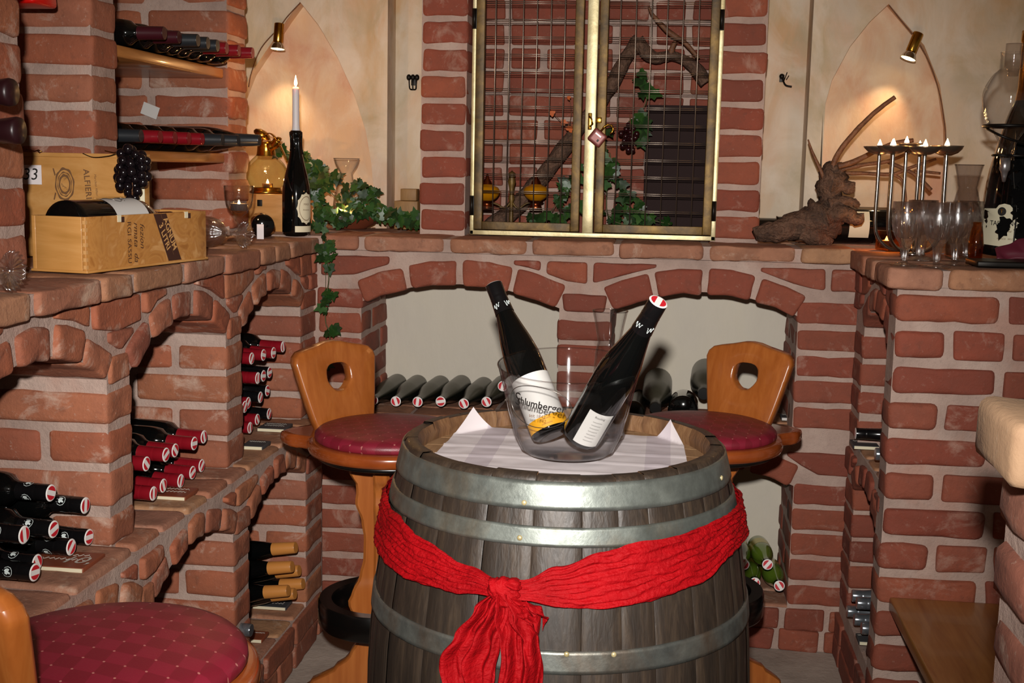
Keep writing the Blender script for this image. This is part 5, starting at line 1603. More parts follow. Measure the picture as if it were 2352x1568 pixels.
for sgn in (-1, 1): m.add([e0(-.027, sgn*.034), e0(-.024, sgn*.034), e0(-.020, sgn*.020), e0(-.023, sgn*.018)], [(0, 1, 2, 3)], 0, False)
m.build('burnt_emblem', MAT['print_brand'], ub)
for px in (80, 262):
    c = at(px, 343, 'Y', YU-.004); m = MB(); o = Vector((c.x-pu0.x, -.006, H2+.002))
    m.tube([o+Vector((-.020, 0, .004)), o, o+Vector((.010, 0, .003)), o+Vector((.018, 0, -.001)), o+Vector((.012, 0, -.003)), o+Vector((.008, 0, .001))], .0014, 6); m.build('clasp', MAT['brass'], ub)
# card with a number
c = at(74, 401, 'Y', YU-.003); m = MB(); cw, ch = .022, .021
m.box(c.x-cw, c.x+cw, YU-.0042, YU-.0032, c.z-ch, c.z+ch, 0)
add_text(m, '33', .036, lambda x, y: (c.x-.004+x, YU-.0046, c.z+y), 1, shear=.15)
m.build('number_card', [MAT['paper'], MAT['ink']], None, 'white card with handwritten 33 on the upright wooden box', 'card')
# grapes over the corner of that box
g_ = at(303, 404, 'Y', YU-.062)
gb = grapes('bunch of shiny black grapes hanging over the corner of the upright wooden box', g_, 54, .044, .058, .0102, 'grape', .5, .006)
o = bpy.data.objects.new('tmp', None); bpy.data.objects.remove(o)
m = MB(); m.tube(smooth([at(190, 352, 'Y', YU-.01)-g_, at(215, 361, 'Y', YU-.012)-g_, at(250, 358, 'Y', YU-.02)-g_, at(272, 352, 'Y', YU-.04)-g_, Vector((0, 0, .04))]), .0009, 5); m.build('wire', MAT['iron'], gb)

# ---------------------------------------------------------------- glasses
def ribbed(prof, n, ribs, depth, mbx, M=None, zr=(0, 1)):
    """lathe whose radius is fluted between the heights zr"""
    b = len(mbx.v); mbx.lathe(prof, n, 0, None)
    for i in range(b, len(mbx.v)):
        x, y, z = mbx.v[i]; r = math.hypot(x, y)
        if r > 1e-5 and zr[0] <= z <= zr[1]:
            k = 1-depth*(.5+.5*math.cos(ribs*math.atan2(y, x))); mbx.v[i] = (x*k, y*k, z)
    if M is not None:
        for i in range(b, len(mbx.v)): mbx.v[i] = tuple(M @ Vector(mbx.v[i]))
FLAME = [(0, 0), (.0025, .002), (.0042, .007), (.0038, .013), (.0022, .020), (.0007, .027), (0, .029)]
def flame_at(parent, loc, s=1.0, w=.35, fat=1.0):
    m = MB(); m.lathe(spl([(r*s*fat, z*s/fat**.6) for r, z in FLAME], 3), 14); f = m.build('flame', MAT['flame'], parent); f.location = loc
    m = MB(); m.tube([(0, 0, -.005*s), (0, 0, .003*s)], .0006, 5); k = m.build('wick', MAT['ink'], parent); k.location = loc
    if w:
        d = bpy.data.lights.new('candle_light', 'POINT'); d.energy = w; d.color = (1, .50, .17); d.shadow_soft_size = .006*s
        wl = bpy.data.objects.new('candle_light', d); COL.objects.link(wl)
        p = Vector(loc); q = parent
        while q is not None: p = q.matrix_basis @ p; q = q.parent
        wl.location = p+Vector((0, 0, .034*s))
    return f
def tealight(loc, label, r=.019, h=.016, parent=None, w=.3, group='tealights', s=.7):
    t = empty('tealight', loc, label, 'candle', group)
    if parent is not None: t.parent = parent
    m = MB(); m.lathe([(0, 0), (r*.98, 0), (r, h), (r*1.04, h+.0008), (r*.97, h), (r*.96, h*.7), (0, h*.7)], 28); m.build('cup', MAT['alu'], t)
    m = MB(); m.lathe([(r*.95, h*.71), (0, h*.73)], 24); m.build('wax', MAT['wax'], t)
    flame_at(t, (0, 0, h*.85), s, w, 1.45)
    return t
GOB = [(.0, .0035), (.030, .0015), (.034, 0), (.0345, .0015), (.028, .004), (.012, .008), (.006, .013), (.0045, .025), (.0055, .030), (.008, .034), (.0055, .038), (.0048, .050), (.009, .054), (.011, .058), (.007, .062), (.010, .068), (.024, .078), (.034, .092), (.0385, .110), (.040, .130), (.0405, .150), (.0395, .1503), (.0385, .130), (.037, .111), (.0325, .094), (.022, .081), (0, .076)]
def goblet(label, loc=None, M=None, mat='crystal', group=None, rib=True):
    m = MB(); ribbed(GOB, 120, 20, .10, m, None, (.068, .100) if rib else (0, 0))
    b = m
    for i in range(len(b.v)):
        x, y, z = b.v[i]; r = math.hypot(x, y)
        if r > .018 and z < .0045:
            k = 1-.10*(.5+.5*math.cos(20*math.atan2(y, x))); b.v[i] = (x*k, y*k, z+.0025*math.cos(20*math.atan2(y, x)))
    r = m.build('goblet', MAT[mat], None, label, 'glass', group)
    if loc is not None: r.location = loc
    if M is not None: r.matrix_world = M
    return r
p = at(555, 556, 'Z', ZC); gp = Vector((-1.163, 3.235, ZC+.001))
goblet('clear stemmed goblet holding a burning tealight near the wooden box', gp, mat='glass')
tealight(gp+Vector((0, 0, .083)), 'tealight burning inside the stemmed goblet', .023, .018, w=.45, group='tealights in the goblets', s=.6)
p = at(-24, 600, 'Z', ZC)
goblet('clear goblet cut off by the left picture edge', Vector((p.x, p.y, ZC+.001)), mat='glass')
# lying crystal goblets, foot towards the room
def lie(label, foot, d):
    d = Vector(d).normalized(); M = axes(foot, d)
    return goblet(label, None, M, 'crystal', 'cut crystal goblets lying on their sides')
f1 = at(563, 559, 'X', -1.045); lie('ribbed crystal goblet lying on its side right of the wooden box', Vector((f1.x, f1.y, ZC+.0355)), (-.92, .35, .02))
f2 = at(29, 617, 'X', -1.04); lie('ribbed crystal goblet foot lying at the left picture edge', Vector((f2.x, f2.y, ZC+.0355)), (-1, .15, .02))

# ---------------------------------------------------------------- candle in a bottle
cb_ = at(681, 541, 'Z', ZC); cb = Vector((cb_.x, cb_.y, ZC+.0005))
m = MB(); m.lathe([(0, .004), (.034, 0), (.0415, .005), (.042, .015), (.042, .120), (.0405, .145), (.034, .178), (.026, .208), (.0195, .238), (.0165, .265), (.0155, .292), (.0175, .296), (.018, .306), (.0155, .31), (0, .31)], 40)
bo = m.build('wine_bottle', MAT['bottle'], None, 'upright dark bottle used as candle holder on the counter corner', 'bottle'); bo.location = cb
tw = math.atan2(-cb.y, -cb.x)
m = MB(); z0, zc_ = .036, .082
vs = []; N = 36
off = tw+.75
for k in range(N):
    a = 2*PI*k/N; w = 1+.06*math.cos(a*12)
    for s_ in (1, .75, .5, .25, .02):
        x, y = .030*w*s_*math.cos(a), .045*w*s_*math.sin(a); vs.append((.0425*math.cos(off+x/.0425), .0425*math.sin(off+x/.0425), zc_+y))
m.add(vs, [(5*k+q_, 5*((k+1) % N)+q_, 5*((k+1) % N)+q_+1, 5*k+q_+1) for k in range(N) for q_ in range(4)]+[tuple(5*k+4 for k in range(N))], 0, True)
patch(m, .0424, .012, .030, off-.85, off+.75, 0, 12)
fa = lambda x, y: (.0434*math.cos(off+x/.0434), .0434*math.sin(off+x/.0434), zc_+y)
for k in range(N):
    a0, a1 = 2*PI*k/N, 2*PI*(k+1)/N
    q = lambda a, s: fa(.030*s*math.cos(a), .045*s*math.sin(a))
    m.add([q(a0, .80), q(a1, .80), q(a1, .76), q(a0, .76)], [(0, 1, 2, 3)], 1, False)
add_text(m, 'MASI', .009, lambda x, y: fa(x, y+.012), 1); add_text(m, 'Amarone', .0065, lambda x, y: fa(x, y-.004), 1)
m.build('bottle_label', [MAT['label'], MAT['print_brand']], bo)
m = MB()
for k in range(7):   # wax runs
    a = k*.9; L = random.uniform(.03, .12)
    pts = []
    for q in range(7):
        z = .306-L*q/6
        r = .0178 if z > .29 else (.0165+(.265-min(z, .265))*.12)
        pts.append(((r)*math.cos(a+.05*q), (r)*math.sin(a+.05*q), z))
    m.tube(pts, [.0022]*6+[.003], 6)
m.build('wax_run', MAT['bottle'], bo)
cd = empty('candle', cb+Vector((0, 0, .307)), 'tall white taper candle burning in the bottle neck', 'candle')
m = MB(); m.lathe([(0, 0), (.013, 0), (.0115, .008), (.0105, .02), (.0100, .122), (.0088, .129), (.006, .130), (.002, .128), (0, .1275)], 28); m.build('wax', MAT['wax'], cd)
flame_at(cd, (0, 0, .131), 1.15, 1.3)

# ---------------------------------------------------------------- jug, small box, lying bottles, card
YJ = 3.80
q0, q1 = at(560, 470, 'Y', 3.72), at(664, 470, 'Y', 3.72); zb = at(610, 446, 'Y', 3.72).z
m = MB(); m.box(q0.x, q1.x, 3.72, 3.90, ZC, zb, 0, .002)
sb = m.build('wooden_box', MAT['pine'], None, 'small closed wooden box under the glass jug, behind the candle bottle', 'box')
c = at(597, 466, 'Y', 3.72); m = MB(); m.box(c.x-.008, c.x+.008, 3.716, 3.72, c.z-.010, c.z+.010, 0, .001); m.build('clasp', MAT['iron'], sb)
jc = at(612, 430, 'Y', YJ); J = Vector((jc.x, YJ, zb+.001))
jug = empty('wine_jug', J, 'bulbous greenish glass jug with brass lid and strap handle', 'jug')
m = MB(); m.lathe([(0, 0), (.052, 0), (.055, .004), (.048, .010), (.045, .018)], 40); m.build('brass_foot', MAT['brass'], jug)
m = MB(); m.lathe(spl([(.044, .016), (.058, .035), (.066, .062), (.060, .088), (.044, .108), (.030, .122), (.026, .136)]), 44); m.build('glass_body', MAT['glass_jug'], jug)
m = MB(); m.lathe([(.031, .118), (.029, .130), (.027, .150), (.031, .160), (.027, .162)], 32); m.tube(smooth([(.015, -.012, .148), (.034, -.016, .154), (.046, -.018, .168), (.05, -.018, .165)]), [.018]*4+[.015]*8+[.011]*4+[.008]*3, 10); m.build('collar', MAT['brass'], jug)
m = MB(); M_ = Matrix.Translation((-.012, 0, .186)) @ Matrix.Rotation(.5, 4, 'Y'); m.lathe([(0, .014), (.012, .013), (.026, .006), (.029, -.002), (.026, -.008), (.010, -.012), (0, -.012)], 28, 0, M_); m.build('lid', MAT['brass'], jug)
m = MB(); pts = smooth([at(598, 335, 'Y', YJ-.02)-J, at(606, 314, 'Y', YJ-.02)-J, at(622, 308, 'Y', YJ-.02)-J, at(640, 330, 'Y', YJ-.02)-J, at(660, 374, 'Y', YJ-.02)-J])
vs = []
for p in pts: vs += [p+Vector((0, -.009, 0)), p+Vector((0, .009, 0)), p+Vector((.002, .009, .003)), p+Vector((.002, -.009, .003))]
n = len(pts); m.add(vs, [(4*i+k, 4*i+(k+1) % 4, 4*i+4+(k+1) % 4, 4*i+4+k) for i in range(n-1) for k in range(4)]+[(0, 1, 2, 3), (4*n-4, 4*n-3, 4*n-2, 4*n-1)], 0, True)
m.build('handle', MAT['brass'], jug)
tealight(J+Vector((.004, 0, .019)), 'tealight glowing inside the glass jug', .017, .012, w=.9, group='tealights in glass vessels')
c = at(612, 511, 'Y', 3.45); b = bottle('wine', (c.x, 3.42, ZC+.0345), (c.x-.10, 3.69, ZC+.034), 'dark bottle lying with its round base forward beside the candle bottle', 'bottles lying on the left counter')
bottle('grey', (-1.262, 2.86, ZC+.0345), (-1.37, 3.14, ZC+.0345), 'dark bottle lying behind the open wooden box', 'bottles lying on the left counter')
c = at(345, 254, 'Y', 3.515); m = MB(); m.box(c.x-.026, c.x+.026, 3.514, 3.5152, c.z-.018, c.z+.018, 0, 0, Matrix.Translation(c) @ Matrix.Rotation(.35, 4, 'Y') @ Matrix.Translation(-c))
m.build('price_card', MAT['label_white'], None, 'small pale card behind the bottles of the lower shelf, upper left', 'card')
c = at(598, 549, 'Z', ZC); m = MB(); m.box(c.x-.010, c.x+.010, c.y, c.y+.0012, ZC, ZC+.042, 0)
m.build('price_card', MAT['paper'], None, 'blank white card standing beside the lying goblet', 'card')
# ---------------------------------------------------------------- ivy in a bowl with a decanter
YI = 3.93; ZK = 1.2085
bc = at(806, 525, 'Y', YI)
BW = Vector((bc.x, YI, ZK))
m = MB(); m.lathe([(0, 0), (.05, 0), (.055, .004), (.085, .020), (.112, .042), (.116, .046), (.110, .045), (.082, .026), (.05, .010), (0, .008)], 48)
m.build('bowl', MAT['terracotta'], None, 'shallow terracotta bowl under the ivy at the back corner', 'bowl').location = BW
H_ = at(797, 364, 'Y', YI).z-ZK
carafe('decanter', Vector((at(796, 430, 'Y', YI).x, YI, ZK+.011)), H_-.011, .046, .020, .043, 'clear glass decanter with flared mouth rising from the ivy', 'decanter', mat='glass', fill=.3)
tealight(Vector((at(785, 500, 'Y', 3.82).x, 3.80, ZK+.032)), 'tealight glowing among the ivy leaves', .016, .012, w=.5, group='tealights in glass vessels')
S = []; N_ = []
for pts, Y, n in (([(690, 350), (715, 400), (735, 450), (745, 500)], 3.88, 34), ([(700, 380), (760, 400), (800, 440), (830, 480)], 3.95, 36), ([(720, 420), (740, 470), (720, 520), (735, 548)], 3.72, 32), ([(760, 400), (730, 440), (755, 500), (790, 520)], 3.83, 36), ([(820, 420), (850, 440), (865, 480), (885, 500)], 3.92, 34), ([(790, 500), (830, 490), (880, 480), (915, 500)], 3.82, 34), ([(880, 500), (920, 510), (955, 520), (960, 495)], 3.80, 30), ([(840, 430), (830, 470), (800, 490), (770, 510)], 3.80, 34), ([(640, 345), (665, 350), (700, 365), (720, 380)], 3.98, 22), ([(720, 390), (780, 460), (850, 470), (870, 510)], 3.86, 36)):
    S.append(A(pts, Y)); N_.append(n)
hang = [at(742, 538, 'Y', 3.60), at(748, 550, 'Y', 3.515), at(752, 590, 'Y', 3.515), at(755, 640, 'Y', 3.515), at(748, 690, 'Y', 3.515), at(748, 740, 'Y', 3.515), at(758, 772, 'Y', 3.515), at(742, 850, 'Y', 3.515)]
S.append(hang); N_.append(34)
ivy('ivy_plant', 'trailing green ivy spilling over the back counter corner and hanging down the bricks', S, N_, BW+Vector((0, 0, .03)), (.024, .042))
# old wooden blocks in the corner
m = MB(); a, b = at(908, 525, 'Y', 3.98), at(962, 462, 'Y', 3.98); m.box(a.x, b.x, 3.96, 4.05, ZK, b.z, 0, .002)
m.build('wooden_block', MAT['crate'], None, 'old wooden block behind the ivy beside the left brick pier', 'block')
m = MB(); a2, b2 = at(921, 462, 'Y', 3.99), at(958, 434, 'Y', 3.99); m.box(a2.x, b2.x, 3.98, 4.03, b.z+.001, b2.z, 0, .002)
m.build('wooden_block', MAT['crate'], None, 'smaller wooden block on top of the old block behind the ivy', 'block')
# ================================================================ right counter
random.seed(31)
ZR = 1.2075
# gnarled vine root
vr = empty('driftwood_root', at(1860, 550, 'Y', 3.72), 'gnarled brown vine root with twigs lying on the right back counter', 'root')
m = MB()
limb(m, [(1732, 538), (1790, 528), (1845, 515), (1890, 510), (1925, 500)], [3.70, 3.70, 3.72, 3.72, 3.72], [.020, .032, .050, .060, .040], 16, .35)
limb(m, [(1860, 520), (1900, 480), (1908, 430), (1915, 400), (1928, 378)], 3.72, [.050, .042, .038, .036, .022], 14, .5)
limb(m, [(1895, 500), (1935, 490), (1965, 500), (1985, 495)], 3.68, [.035, .024, .020, .012], 12, .5)
limb(m, [(1905, 470), (1940, 462), (1965, 468), (1975, 475)], 3.69, [.030, .020, .015, .009], 12, .5)
limb(m, [(1910, 420), (1940, 428), (1962, 432)], 3.70, [.03, .018, .013], 12, .4)
limb(m, [(1840, 530), (1890, 548), (1910, 556)], 3.69, [.030, .026, .014], 12, .4)
world_child(m.build('root_body', MAT['bark'], vr))
for pts, Y, R in (([(1912, 392), (1920, 362), (1945, 325), (1990, 276), (2025, 245), (2056, 223)], 3.70, [.010, .0085, .0075, .007, .0065, .0065]),
                  ([(1892, 408), (1882, 385), (1866, 350), (1856, 320)], 3.70, [.007, .006, .004, .002]), ([(1868, 352), (1862, 338)], 3.70, [.003, .002]),
                  ([(1925, 382), (1960, 372), (2005, 350), (2050, 330), (2098, 322)], 3.66, [.009, .008, .007, .007, .006]),
                  ([(1930, 390), (1985, 378), (2040, 370), (2100, 345)], 3.70, [.007, .006, .005, .004]),
                  ([(1935, 398), (1985, 398), (2050, 400), (2090, 385), (2150, 365)], 3.72, [.007, .006, .006, .005, .004]),
                  ([(2050, 400), (2072, 415), (2080, 455), (2076, 470)], 3.72, [.005, .004, .004, .003]),
                  ([(2040, 372), (2100, 400), (2138, 437)], 3.74, [.006, .006, .007]), ([(2100, 392), (2160, 398)], 3.74, [.004, .004])):
    m = MB(); limb(m, pts, Y, R, 8, .15); world_child(m.build('twig', MAT['twig'], vr))
# bottles lying behind the root
c = at(1745, 512, 'Y', 3.93); d_ = at(1860, 520, 'Y', 3.93)
b = bottle('grey', (c.x-.02, 3.98, ZR+.0345), (c.x+.275, 3.98, ZR+.0345), 'dark bottle lying behind the vine root', 'bottles lying on the right back counter')
m = MB(); fs_ = lambda x, y: (.0336*math.sin(y/.0336+.3), -.0336*math.cos(y/.0336+.3), .085+x)
m.tube([fs_(-.05+.10*k/40, .007*math.sin(k*.9)*(.4+.6*abs(math.sin(k*.31)))) for k in range(41)], .0007, 5)
m.build('white_script', MAT['white_print'], b)
c = at(1925, 540, 'Y', 3.76); m = MB(); m.lathe([(r*1.25, z*1.15) for r, z in PROF['fat'][0]], 32)
b = m.build('wine_bottle', MAT['bottle'], None, 'thick dark bottle with pale label lying left of the tealight', 'bottle')
b.matrix_world = axes((at(2030, 540, 'Y', 3.88).x+.03, 3.885, ZR+.0565), (-1, -.04, 0), (0, -1, .3))
m = MB(); patch(m, .0567, .085, .145, -1.0, .55, 0); m.build('bottle_label', MAT['label'], b)

# ---------------------------------------------------------------- candelabra
YC = 3.36
cc = at(2097, 560, 'Y', YC); CB = Vector((cc.x, YC, ZR))
cl = empty('candelabra', CB, 'polished steel candelabra with eight shallow tealight dishes on curved rods', 'candelabra')
zd = at(2095, 352, 'Y', YC).z-ZR
m = MB(); m.lathe([(0, .0), (.030, 0), (.034, .004), (.030, .008), (0, .010)], 32); m.build('base', MAT['chrome'], cl)
dish_pts = []
for k, (px, sg) in enumerate([(2016, -.3), (2040, -1), (2057, 1), (2092, 1), (2106, -1), (2122, .9), (2162, -.7), (2175, .5)]):
    x = at(px, 400, 'Y', YC).x-CB.x; y = .085*sg*math.sqrt(max(.05, 1-(x/.098)**2))
    dz = .012*(1 if k in (3,) else 0)+rnd(.003)
    m = MB(); u = Vector((x, y, 0))
    m.tube(smooth([u*.25+Vector((0, 0, .012)), u*.62+Vector((0, 0, .018)), u*.9+Vector((0, 0, .045)), u*1.0+Vector((0, 0, .085)), u+Vector((0, 0, .18)), u+Vector((0, 0, zd+dz))], 8), .0048, 12); m.build('rod', MAT['chrome'], cl)
    m = MB(); T = Matrix.Translation(u*1.0+Vector((0, 0, zd+dz)))
    m.lathe([(0, -.003), (.014, -.002), (.030, .005), (.040, .015), (.042, .0185), (.0395, .0175), (.029, .008), (.012, .001), (0, .001)], 40, 0, T); m.build('dish', MAT['dish'], cl)
    dish_pts.append(CB+u+Vector((0, 0, zd+dz+.003)))
for k, p in enumerate(dish_pts):
    tealight(p, f'tealight burning in the candelabra, {ORD[k]} dish from the left', .017, .012, w=.16, group='tealights in the candelabra', s=1.05)
# tealight in an amber glass
p = at(2032, 574, 'Z', ZR)
q = Vector((p.x+.008, p.y+.02, ZR))
m = MB(); m.lathe([(0, .003), (.034, 0), (.037, .004), (.038, .055), (.0365, .056), (.035, .006), (0, .006)], 32, 0); m.build('candle_glass', MAT['glass_amber'], None, 'low amber candle glass around the tealight left of the candelabra foot', 'glass').location = Vector((p.x+.012, p.y+.012, ZR+.0))
tealight(Vector((p.x+.004, p.y+.004, ZR+.0065)), 'tealight burning in the low amber glass', .019, .020, w=.6, group='tealights on the right counter')
# cut crystal goblets
def cut_goblet():
    P = [(0, .004), (.028, .0015), (.033, 0), (.0335, .002), (.022, .0045), (.008, .008), (.0075, .014), (.0095, .030), (.012, .045), (.016, .054), (.024, .064), (.031, .080), (.0345, .098), (.0352, .118), (.0335, .150), (.0322, .150), (.0335, .118), (.0325, .098), (.028, .080), (.018, .067), (0, .062)]
    m = MB(); ribbed(P, 72, 12, .10, m, None, (.006, .095))
    rr_ = random.Random(3)
    for i, (x, y, z) in enumerate(m.v):   # small cut facets
        if .05 < z < .112 and math.hypot(x, y) > .014: k_ = 1+rr_.uniform(-.012, .012); m.v[i] = (x*k_, y*k_, z+rr_.uniform(-.001, .001))
    m.sm = [not (.045 < m.v[f[0]][2] < .115) for f in m.f]
    return m.build('goblet', MAT['crystal'])
g0 = None
for i, (px, py, w) in enumerate([(2076, 609, 'front row, left'), (2110, 597, 'second row, left'), (2150, 613, 'front row, middle'), (2136, 600, 'second row, half hidden behind the middle one'), (2192, 607, 'front row, right'), (2216, 600, 'behind the front right one')]):
    p = at(px, py, 'Z', ZR)
    if i == 3: p += Vector((-.004, .085, 0))
    if i == 5: p += Vector((0.01, .03, 0))
    if g0 is None:
        g0 = cut_goblet(); g = g0; g.location = p
    else: g = dup(g0, Matrix.Translation(p) @ Matrix.Rotation(i*.4, 4, 'Z'))
    tag(g, f'cut crystal goblet on the right counter corner, {w}', 'glass', 'cut crystal goblets on the right counter')
# tall carafe behind the goblets
p = Vector((at(2218, 500, 'Y', 3.28).x, 3.28, ZR+.0005))
H_ = at(2221, 379, 'Y', 3.28).z-ZR
carafe('carafe', p, H_, .045, .024, .036, 'smoky glass carafe with flared mouth behind the crystal goblets', 'carafe', mat='glass_smoke', fill=.62)
m = MB(); bx_ = at(2248, 560, 'Y', 3.12); m.lathe([(0, .002), (.020, 0), (.022, .003), (.026, .06), (.020, .11), (.014, .13), (.015, .14), (.013, .14), (.012, .13), (.018, .11), (.024, .06), (.02, .006), (0, .006)], 28, 0, Matrix.Scale(.72, 4))
m.build('oil_bottle', MAT['glass_amber'], None, 'small amber glass bottle between carafe and champagne bottle', 'bottle').location = (bx_.x-.004, 3.13, ZR)

# ---------------------------------------------------------------- big champagne bottle
YT = 3.28
pl_, pc = at(2250, 560, 'Y', YT), at(2338, 560, 'Y', YT)
RB_ = pc.x-pl_.x
TB = Vector((pc.x, YT, ZR+.012))
zs_ = at(2260, 470, 'Y', YT).z-TB.z; zn = at(2300, 285, 'Y', YT).z-TB.z
m = MB(); m.lathe([(0, .005), (RB_*.85, 0)]+spl([(RB_*.97, .004), (RB_, .02), (RB_*1.0, zs_*.6), (RB_*.98, zs_), (RB_*.90, zs_+(zn-zs_)*.35), (RB_*.72, zs_+(zn-zs_)*.75), (RB_*.52, zn+.02), (RB_*.32, zn+.07), (RB_*.27, zn+.13), (RB_*.27, zn+.20), (RB_*.30, zn+.205), (RB_*.30, zn+.225)], 4)+[(0, zn+.23)], 56)
tb = m.build('champagne_bottle', MAT['bottle'], None, 'very large dark champagne bottle with cream label at the right picture edge', 'bottle'); tb.location = TB
m = MB(); m.lathe([(RB_*.36, zn+.055), (RB_*.31, zn+.09), (RB_*.285, zn+.20), (RB_*.32, zn+.206), (RB_*.31, zn+.232), (0, zn+.236)], 40); m.build('gold_foil', MAT['brass'], tb)
def tf(px, py, e=.0012):
    """point on the bottle front that the label spot px, py has"""
    p = at(px, py, 'Y', YT); s = max(-1, min(1, (p.x-TB.x)/RB_)); a = math.asin(s)
    zz = at(px, py, 'Y', YT-RB_*math.cos(a)*.9).z
    return lambda x, y: ((RB_+e)*math.sin(a+x/RB_), -(RB_+e)*math.cos(a+x/RB_), zz-TB.z+y)
m = MB(); pts = [(2255, 478), (2275, 478), (2280, 470), (2290, 467), (2300, 470), (2306, 478), (2330, 478), (2330, 565), (2290, 567), (2254, 560)]
vs = [tf(x, y)(0, 0) for x, y in pts]; cx_ = tf(2292, 520)(0, 0)
n = len(pts); ctr = (2294, 522); vs = []
dense = [(x0+(x1-x0)*k/6, y0+(y1-y0)*k/6) for (x0, y0), (x1, y1) in zip(pts, pts[1:]+pts[:1]) for k in range(6)]
n = len(dense)
for s_ in (1, .75, .5, .25): vs += [tf(ctr[0]+(x-ctr[0])*s_, ctr[1]+(y-ctr[1])*s_)(0, 0) for x, y in dense]
m.add(vs, [(q_*n+i, q_*n+(i+1) % n, (q_+1)*n+(i+1) % n, (q_+1)*n+i) for q_ in range(3) for i in range(n)]+[tuple(3*n+i for i in range(n))], 0, True)
vs = []
M0 = tf(2285, 485, .0022)
for k in range(24):
    a = 2*PI*k/24; vs += [M0(.011*math.cos(a), .011*math.sin(a)), M0(.0, .0)]
m.add([vs[2*k] for k in range(24)]+[vs[1]], [(k, (k+1) % 24, 24) for k in range(24)], 1, False)
M1 = tf(2285, 485, .003)
add_text(m, 'T', .014, M1, 3)
add_text(m, 'TAITTINGER', .0165, tf(2294, 513, .0022), 2, bold=.0002); add_text(m, 'Reims', .010, tf(2292, 530, .0022), 4, shear=.4); add_text(m, 'FRANCE   BRUT', .006, tf(2290, 548, .0022), 4)
m.build('bottle_label', [MAT['label'], MAT['ink'], MAT['ink'], MAT['brass'], MAT['print_brand']], tb)
# black leaf garland and wine red cloth against the bottle
lg = empty('leaf_garland', TB+Vector((0, -RB_-.02, 0)), 'black leaf garland hanging down the front of the large champagne bottle', 'garland')
m = MB()
for k in range(17):
    t = k/16; px = 2346+8*math.sin(k*2.1)+random.uniform(-4, 14); py = 330+220*t
    p = at(px, py, 'Y', YT-RB_-.012-random.uniform(0, .012)); leaf(m, p, (rnd(.4), -1, rnd(.4)), (rnd(.8), 0, -1+rnd(.5)), random.uniform(.03, .045))
for (px, py) in ((2312, 502), (2305, 520)): leaf(m, at(px, py, 'Y', YT-RB_-.008), (.1, -1, 0), (-.3, 0, -1), .036)
world_child(m.build('leaves', MAT['garland'], lg, recalc=False))
m = MB(); m.tube(smooth([at(2335, 300, 'Y', YT-RB_-.014), at(2328, 400, 'Y', YT-RB_-.016), at(2335, 480, 'Y', YT-RB_-.016), at(2325, 585, 'Y', YT-RB_-.018)]), .002, 6); world_child(m.build('stem', MAT['iron'], lg))
m = MB(); vs = []; NX, NY = 24, 16
for j in range(NY+1):
    for i in range(NX+1):
        u, v = i/NX, j/NY; p = at(2285+90*u, 598-62*v*(.35+.65*u), 'Y', 3.13+.03*v)
        vs.append(p+noise.noise_vector(p*30)*.008)
m.add(vs, [(j*(NX+1)+i, j*(NX+1)+i+1, (j+1)*(NX+1)+i+1, (j+1)*(NX+1)+i) for j in range(NY) for i in range(NX)])
cl_ = m.build('cloth', MAT['purple'], None, 'crumpled wine red cloth at the foot of the large champagne bottle', 'cloth'); so = cl_.modifiers.new('thick', 'SOLIDIFY'); so.thickness = .003
# decanter on its iron stand
YV = 3.06
vc_ = at(2322, 225, 'Y', YV)
ds = empty('decanter_stand', Vector((vc_.x, YV, ZR)), 'black iron stand with ring holding the glass decanter, on a dark base', 'stand')
m = MB(); zr_ = at(2322, 290, 'Y', YV).z
a_, b_ = at(2228, 600, 'Y', YV), at(2400, 600, 'Y', YV)
m.box(a_.x, vc_.x+.16, YV-.07, YV+.05, ZR+.0005, ZR+.014, 0, .003); world_child(m.build('stand_base', MAT['iron'], ds))
m = MB()
rr = .056
m.tube([Vector((vc_.x+rr*math.cos(t), YV+rr*math.sin(t), zr_)) for t in [2*PI*i/40 for i in range(41)]], .004, 8, cap=False)
m.tube(smooth([Vector((vc_.x-rr*.95, YV-.01, zr_-.006)), Vector((vc_.x-rr*.6, YV-.05, zr_-.022)), Vector((vc_.x, YV-.052, zr_-.034)), Vector((vc_.x+rr, YV-.03, zr_-.045))]), .0032, 8)
zl2 = at(2322, 357, 'Y', YV).z
m.tube([Vector((vc_.x-.01+.022*math.cos(t), YV+.022*math.sin(t), zl2)) for t in [2*PI*i/30 for i in range(31)]], .0028, 8, cap=False)
world_child(m.build('ring', MAT['iron'], ds))
m = MB(); m.tube(smooth([Vector((vc_.x+rr, YV+.02, zr_)), Vector((vc_.x+.085, YV+.03, zr_-.05)), Vector((vc_.x+.09, YV+.03, ZR+.15)), Vector((vc_.x+.09, YV+.03, ZR+.010))]), .005, 8); m.tube([Vector((vc_.x+.014, YV+.002, zl2)), Vector((vc_.x+.088, YV+.03, zl2))], .003, 6); world_child(m.build('post', MAT['iron'], ds))
dc = empty('decanter', Vector((vc_.x, YV, zl2)), 'round clear glass wine decanter with a tap, held in the iron stand', 'decanter')
zt2 = at(2322, 120, 'Y', YV).z-zl2; zb2 = at(2322, 165, 'Y', YV).z-zl2; zm = at(2322, 225, 'Y', YV).z-zl2; z3 = at(2322, 285, 'Y', YV).z-zl2
R_B = vc_.x-at(2257, 225, 'Y', YV).x
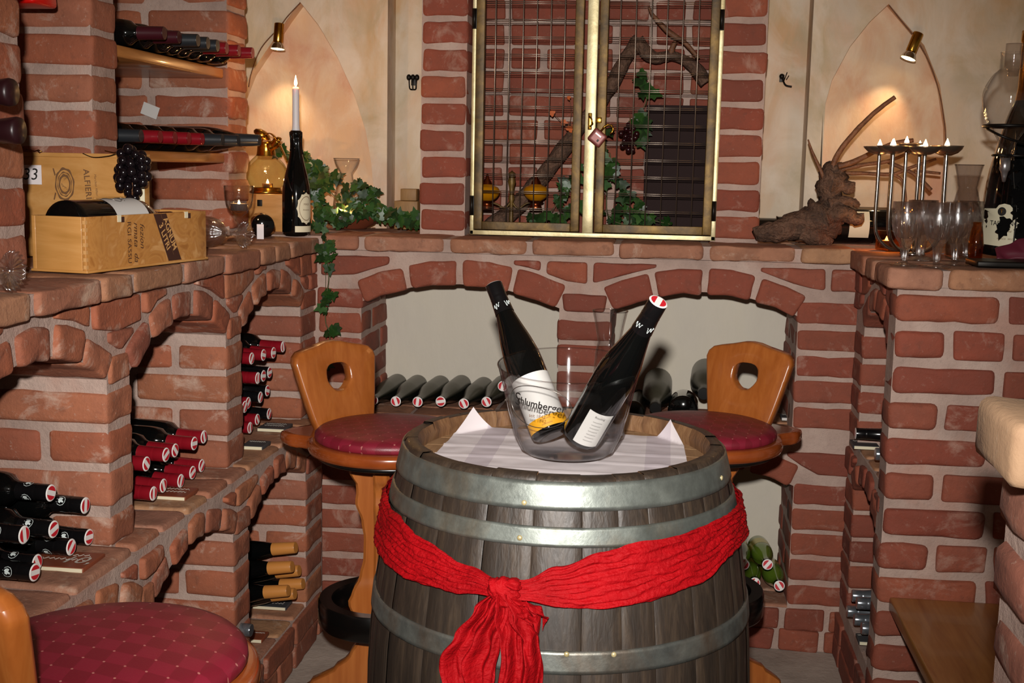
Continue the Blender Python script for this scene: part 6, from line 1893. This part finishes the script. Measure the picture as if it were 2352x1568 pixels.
prof = [(.011, -.012), (.014, .0), (.022, z3*.45), (.044, z3*.93), (R_B*.9, z3+(zm-z3)*.35), (R_B, zm), (R_B*.93, zm+.025), (R_B*.70, zm+(zb2-zm)*.85), (.036, zb2), (.030, zb2+.006), (.030, zt2-.003), (.031, zt2), (.028, zt2), (.027, zb2+.008), (R_B*.66, zm+(zb2-zm)*.82), (R_B*.96, zm), (R_B*.86, z3+(zm-z3)*.35), (.041, z3*.94), (.019, z3*.46), (.010, .004)]
m = MB(); m.lathe(spl(prof[:9], 5)+prof[9:13]+spl(prof[13:], 5), 52); world = m.build('glass_body', MAT['glass'], dc)
m = MB(); m.lathe([(0, .055), (.020, .055), (.0205, 0), (.014, -.004), (.012, -.02), (0, -.02)], 28, 0, Matrix.Translation((0, 0, zb2+.010))); m.build('stopper', MAT['glass_smoke'], dc)
m = MB(); m.lathe([(0, -.006), (.012, -.006), (.012, -.034), (.009, -.038), (.006, -.05), (.004, -.062), (0, -.063)], 20, 0, Matrix.Translation((-.002, 0, 0))); m.build('tap', MAT['alu'], dc)
# ================================================================ light and view
def lamp(name, kind, loc, power, color=(1, 1, 1), **kw):
    d = bpy.data.lights.new(name, kind); d.energy = power; d.color = color
    o = bpy.data.objects.new(name, d); COL.objects.link(o); o.location = loc
    for k_, v in kw.items(): setattr(d, k_, v)
    return o
fl = lamp('flash', 'SPOT', (-0.02, -0.07, 1.58), 425, (1.0, 0.955, 0.90), spot_size=math.radians(66), spot_blend=1.0, shadow_soft_size=0.022)
fl.rotation_euler = (FWD*1.0 + Vector((0, 0, -.02))).to_track_quat('-Z', 'Y').to_euler()
w = bpy.data.worlds.new('world'); SC.world = w; w.use_nodes = True
bg = w.node_tree.nodes['Background']; bg.inputs[0].default_value = (1.0, 0.86, 0.72, 1); bg.inputs[1].default_value = 0.10
SC.view_settings.view_transform = 'Standard'; SC.view_settings.look = 'None'; SC.view_settings.gamma = 1.0
SC.view_settings.use_curve_mapping = False; SC.view_settings.exposure = 0.0
SC.cycles.max_bounces = 10; SC.cycles.transparent_max_bounces = 24; SC.cycles.diffuse_bounces = 3; SC.cycles.glossy_bounces = 4
SC.cycles.transmission_bounces = 8; SC.cycles.caustics_reflective = False; SC.cycles.caustics_refractive = False
SC.cycles.sample_clamp_indirect = 6.0; SC.cycles.use_denoising = True
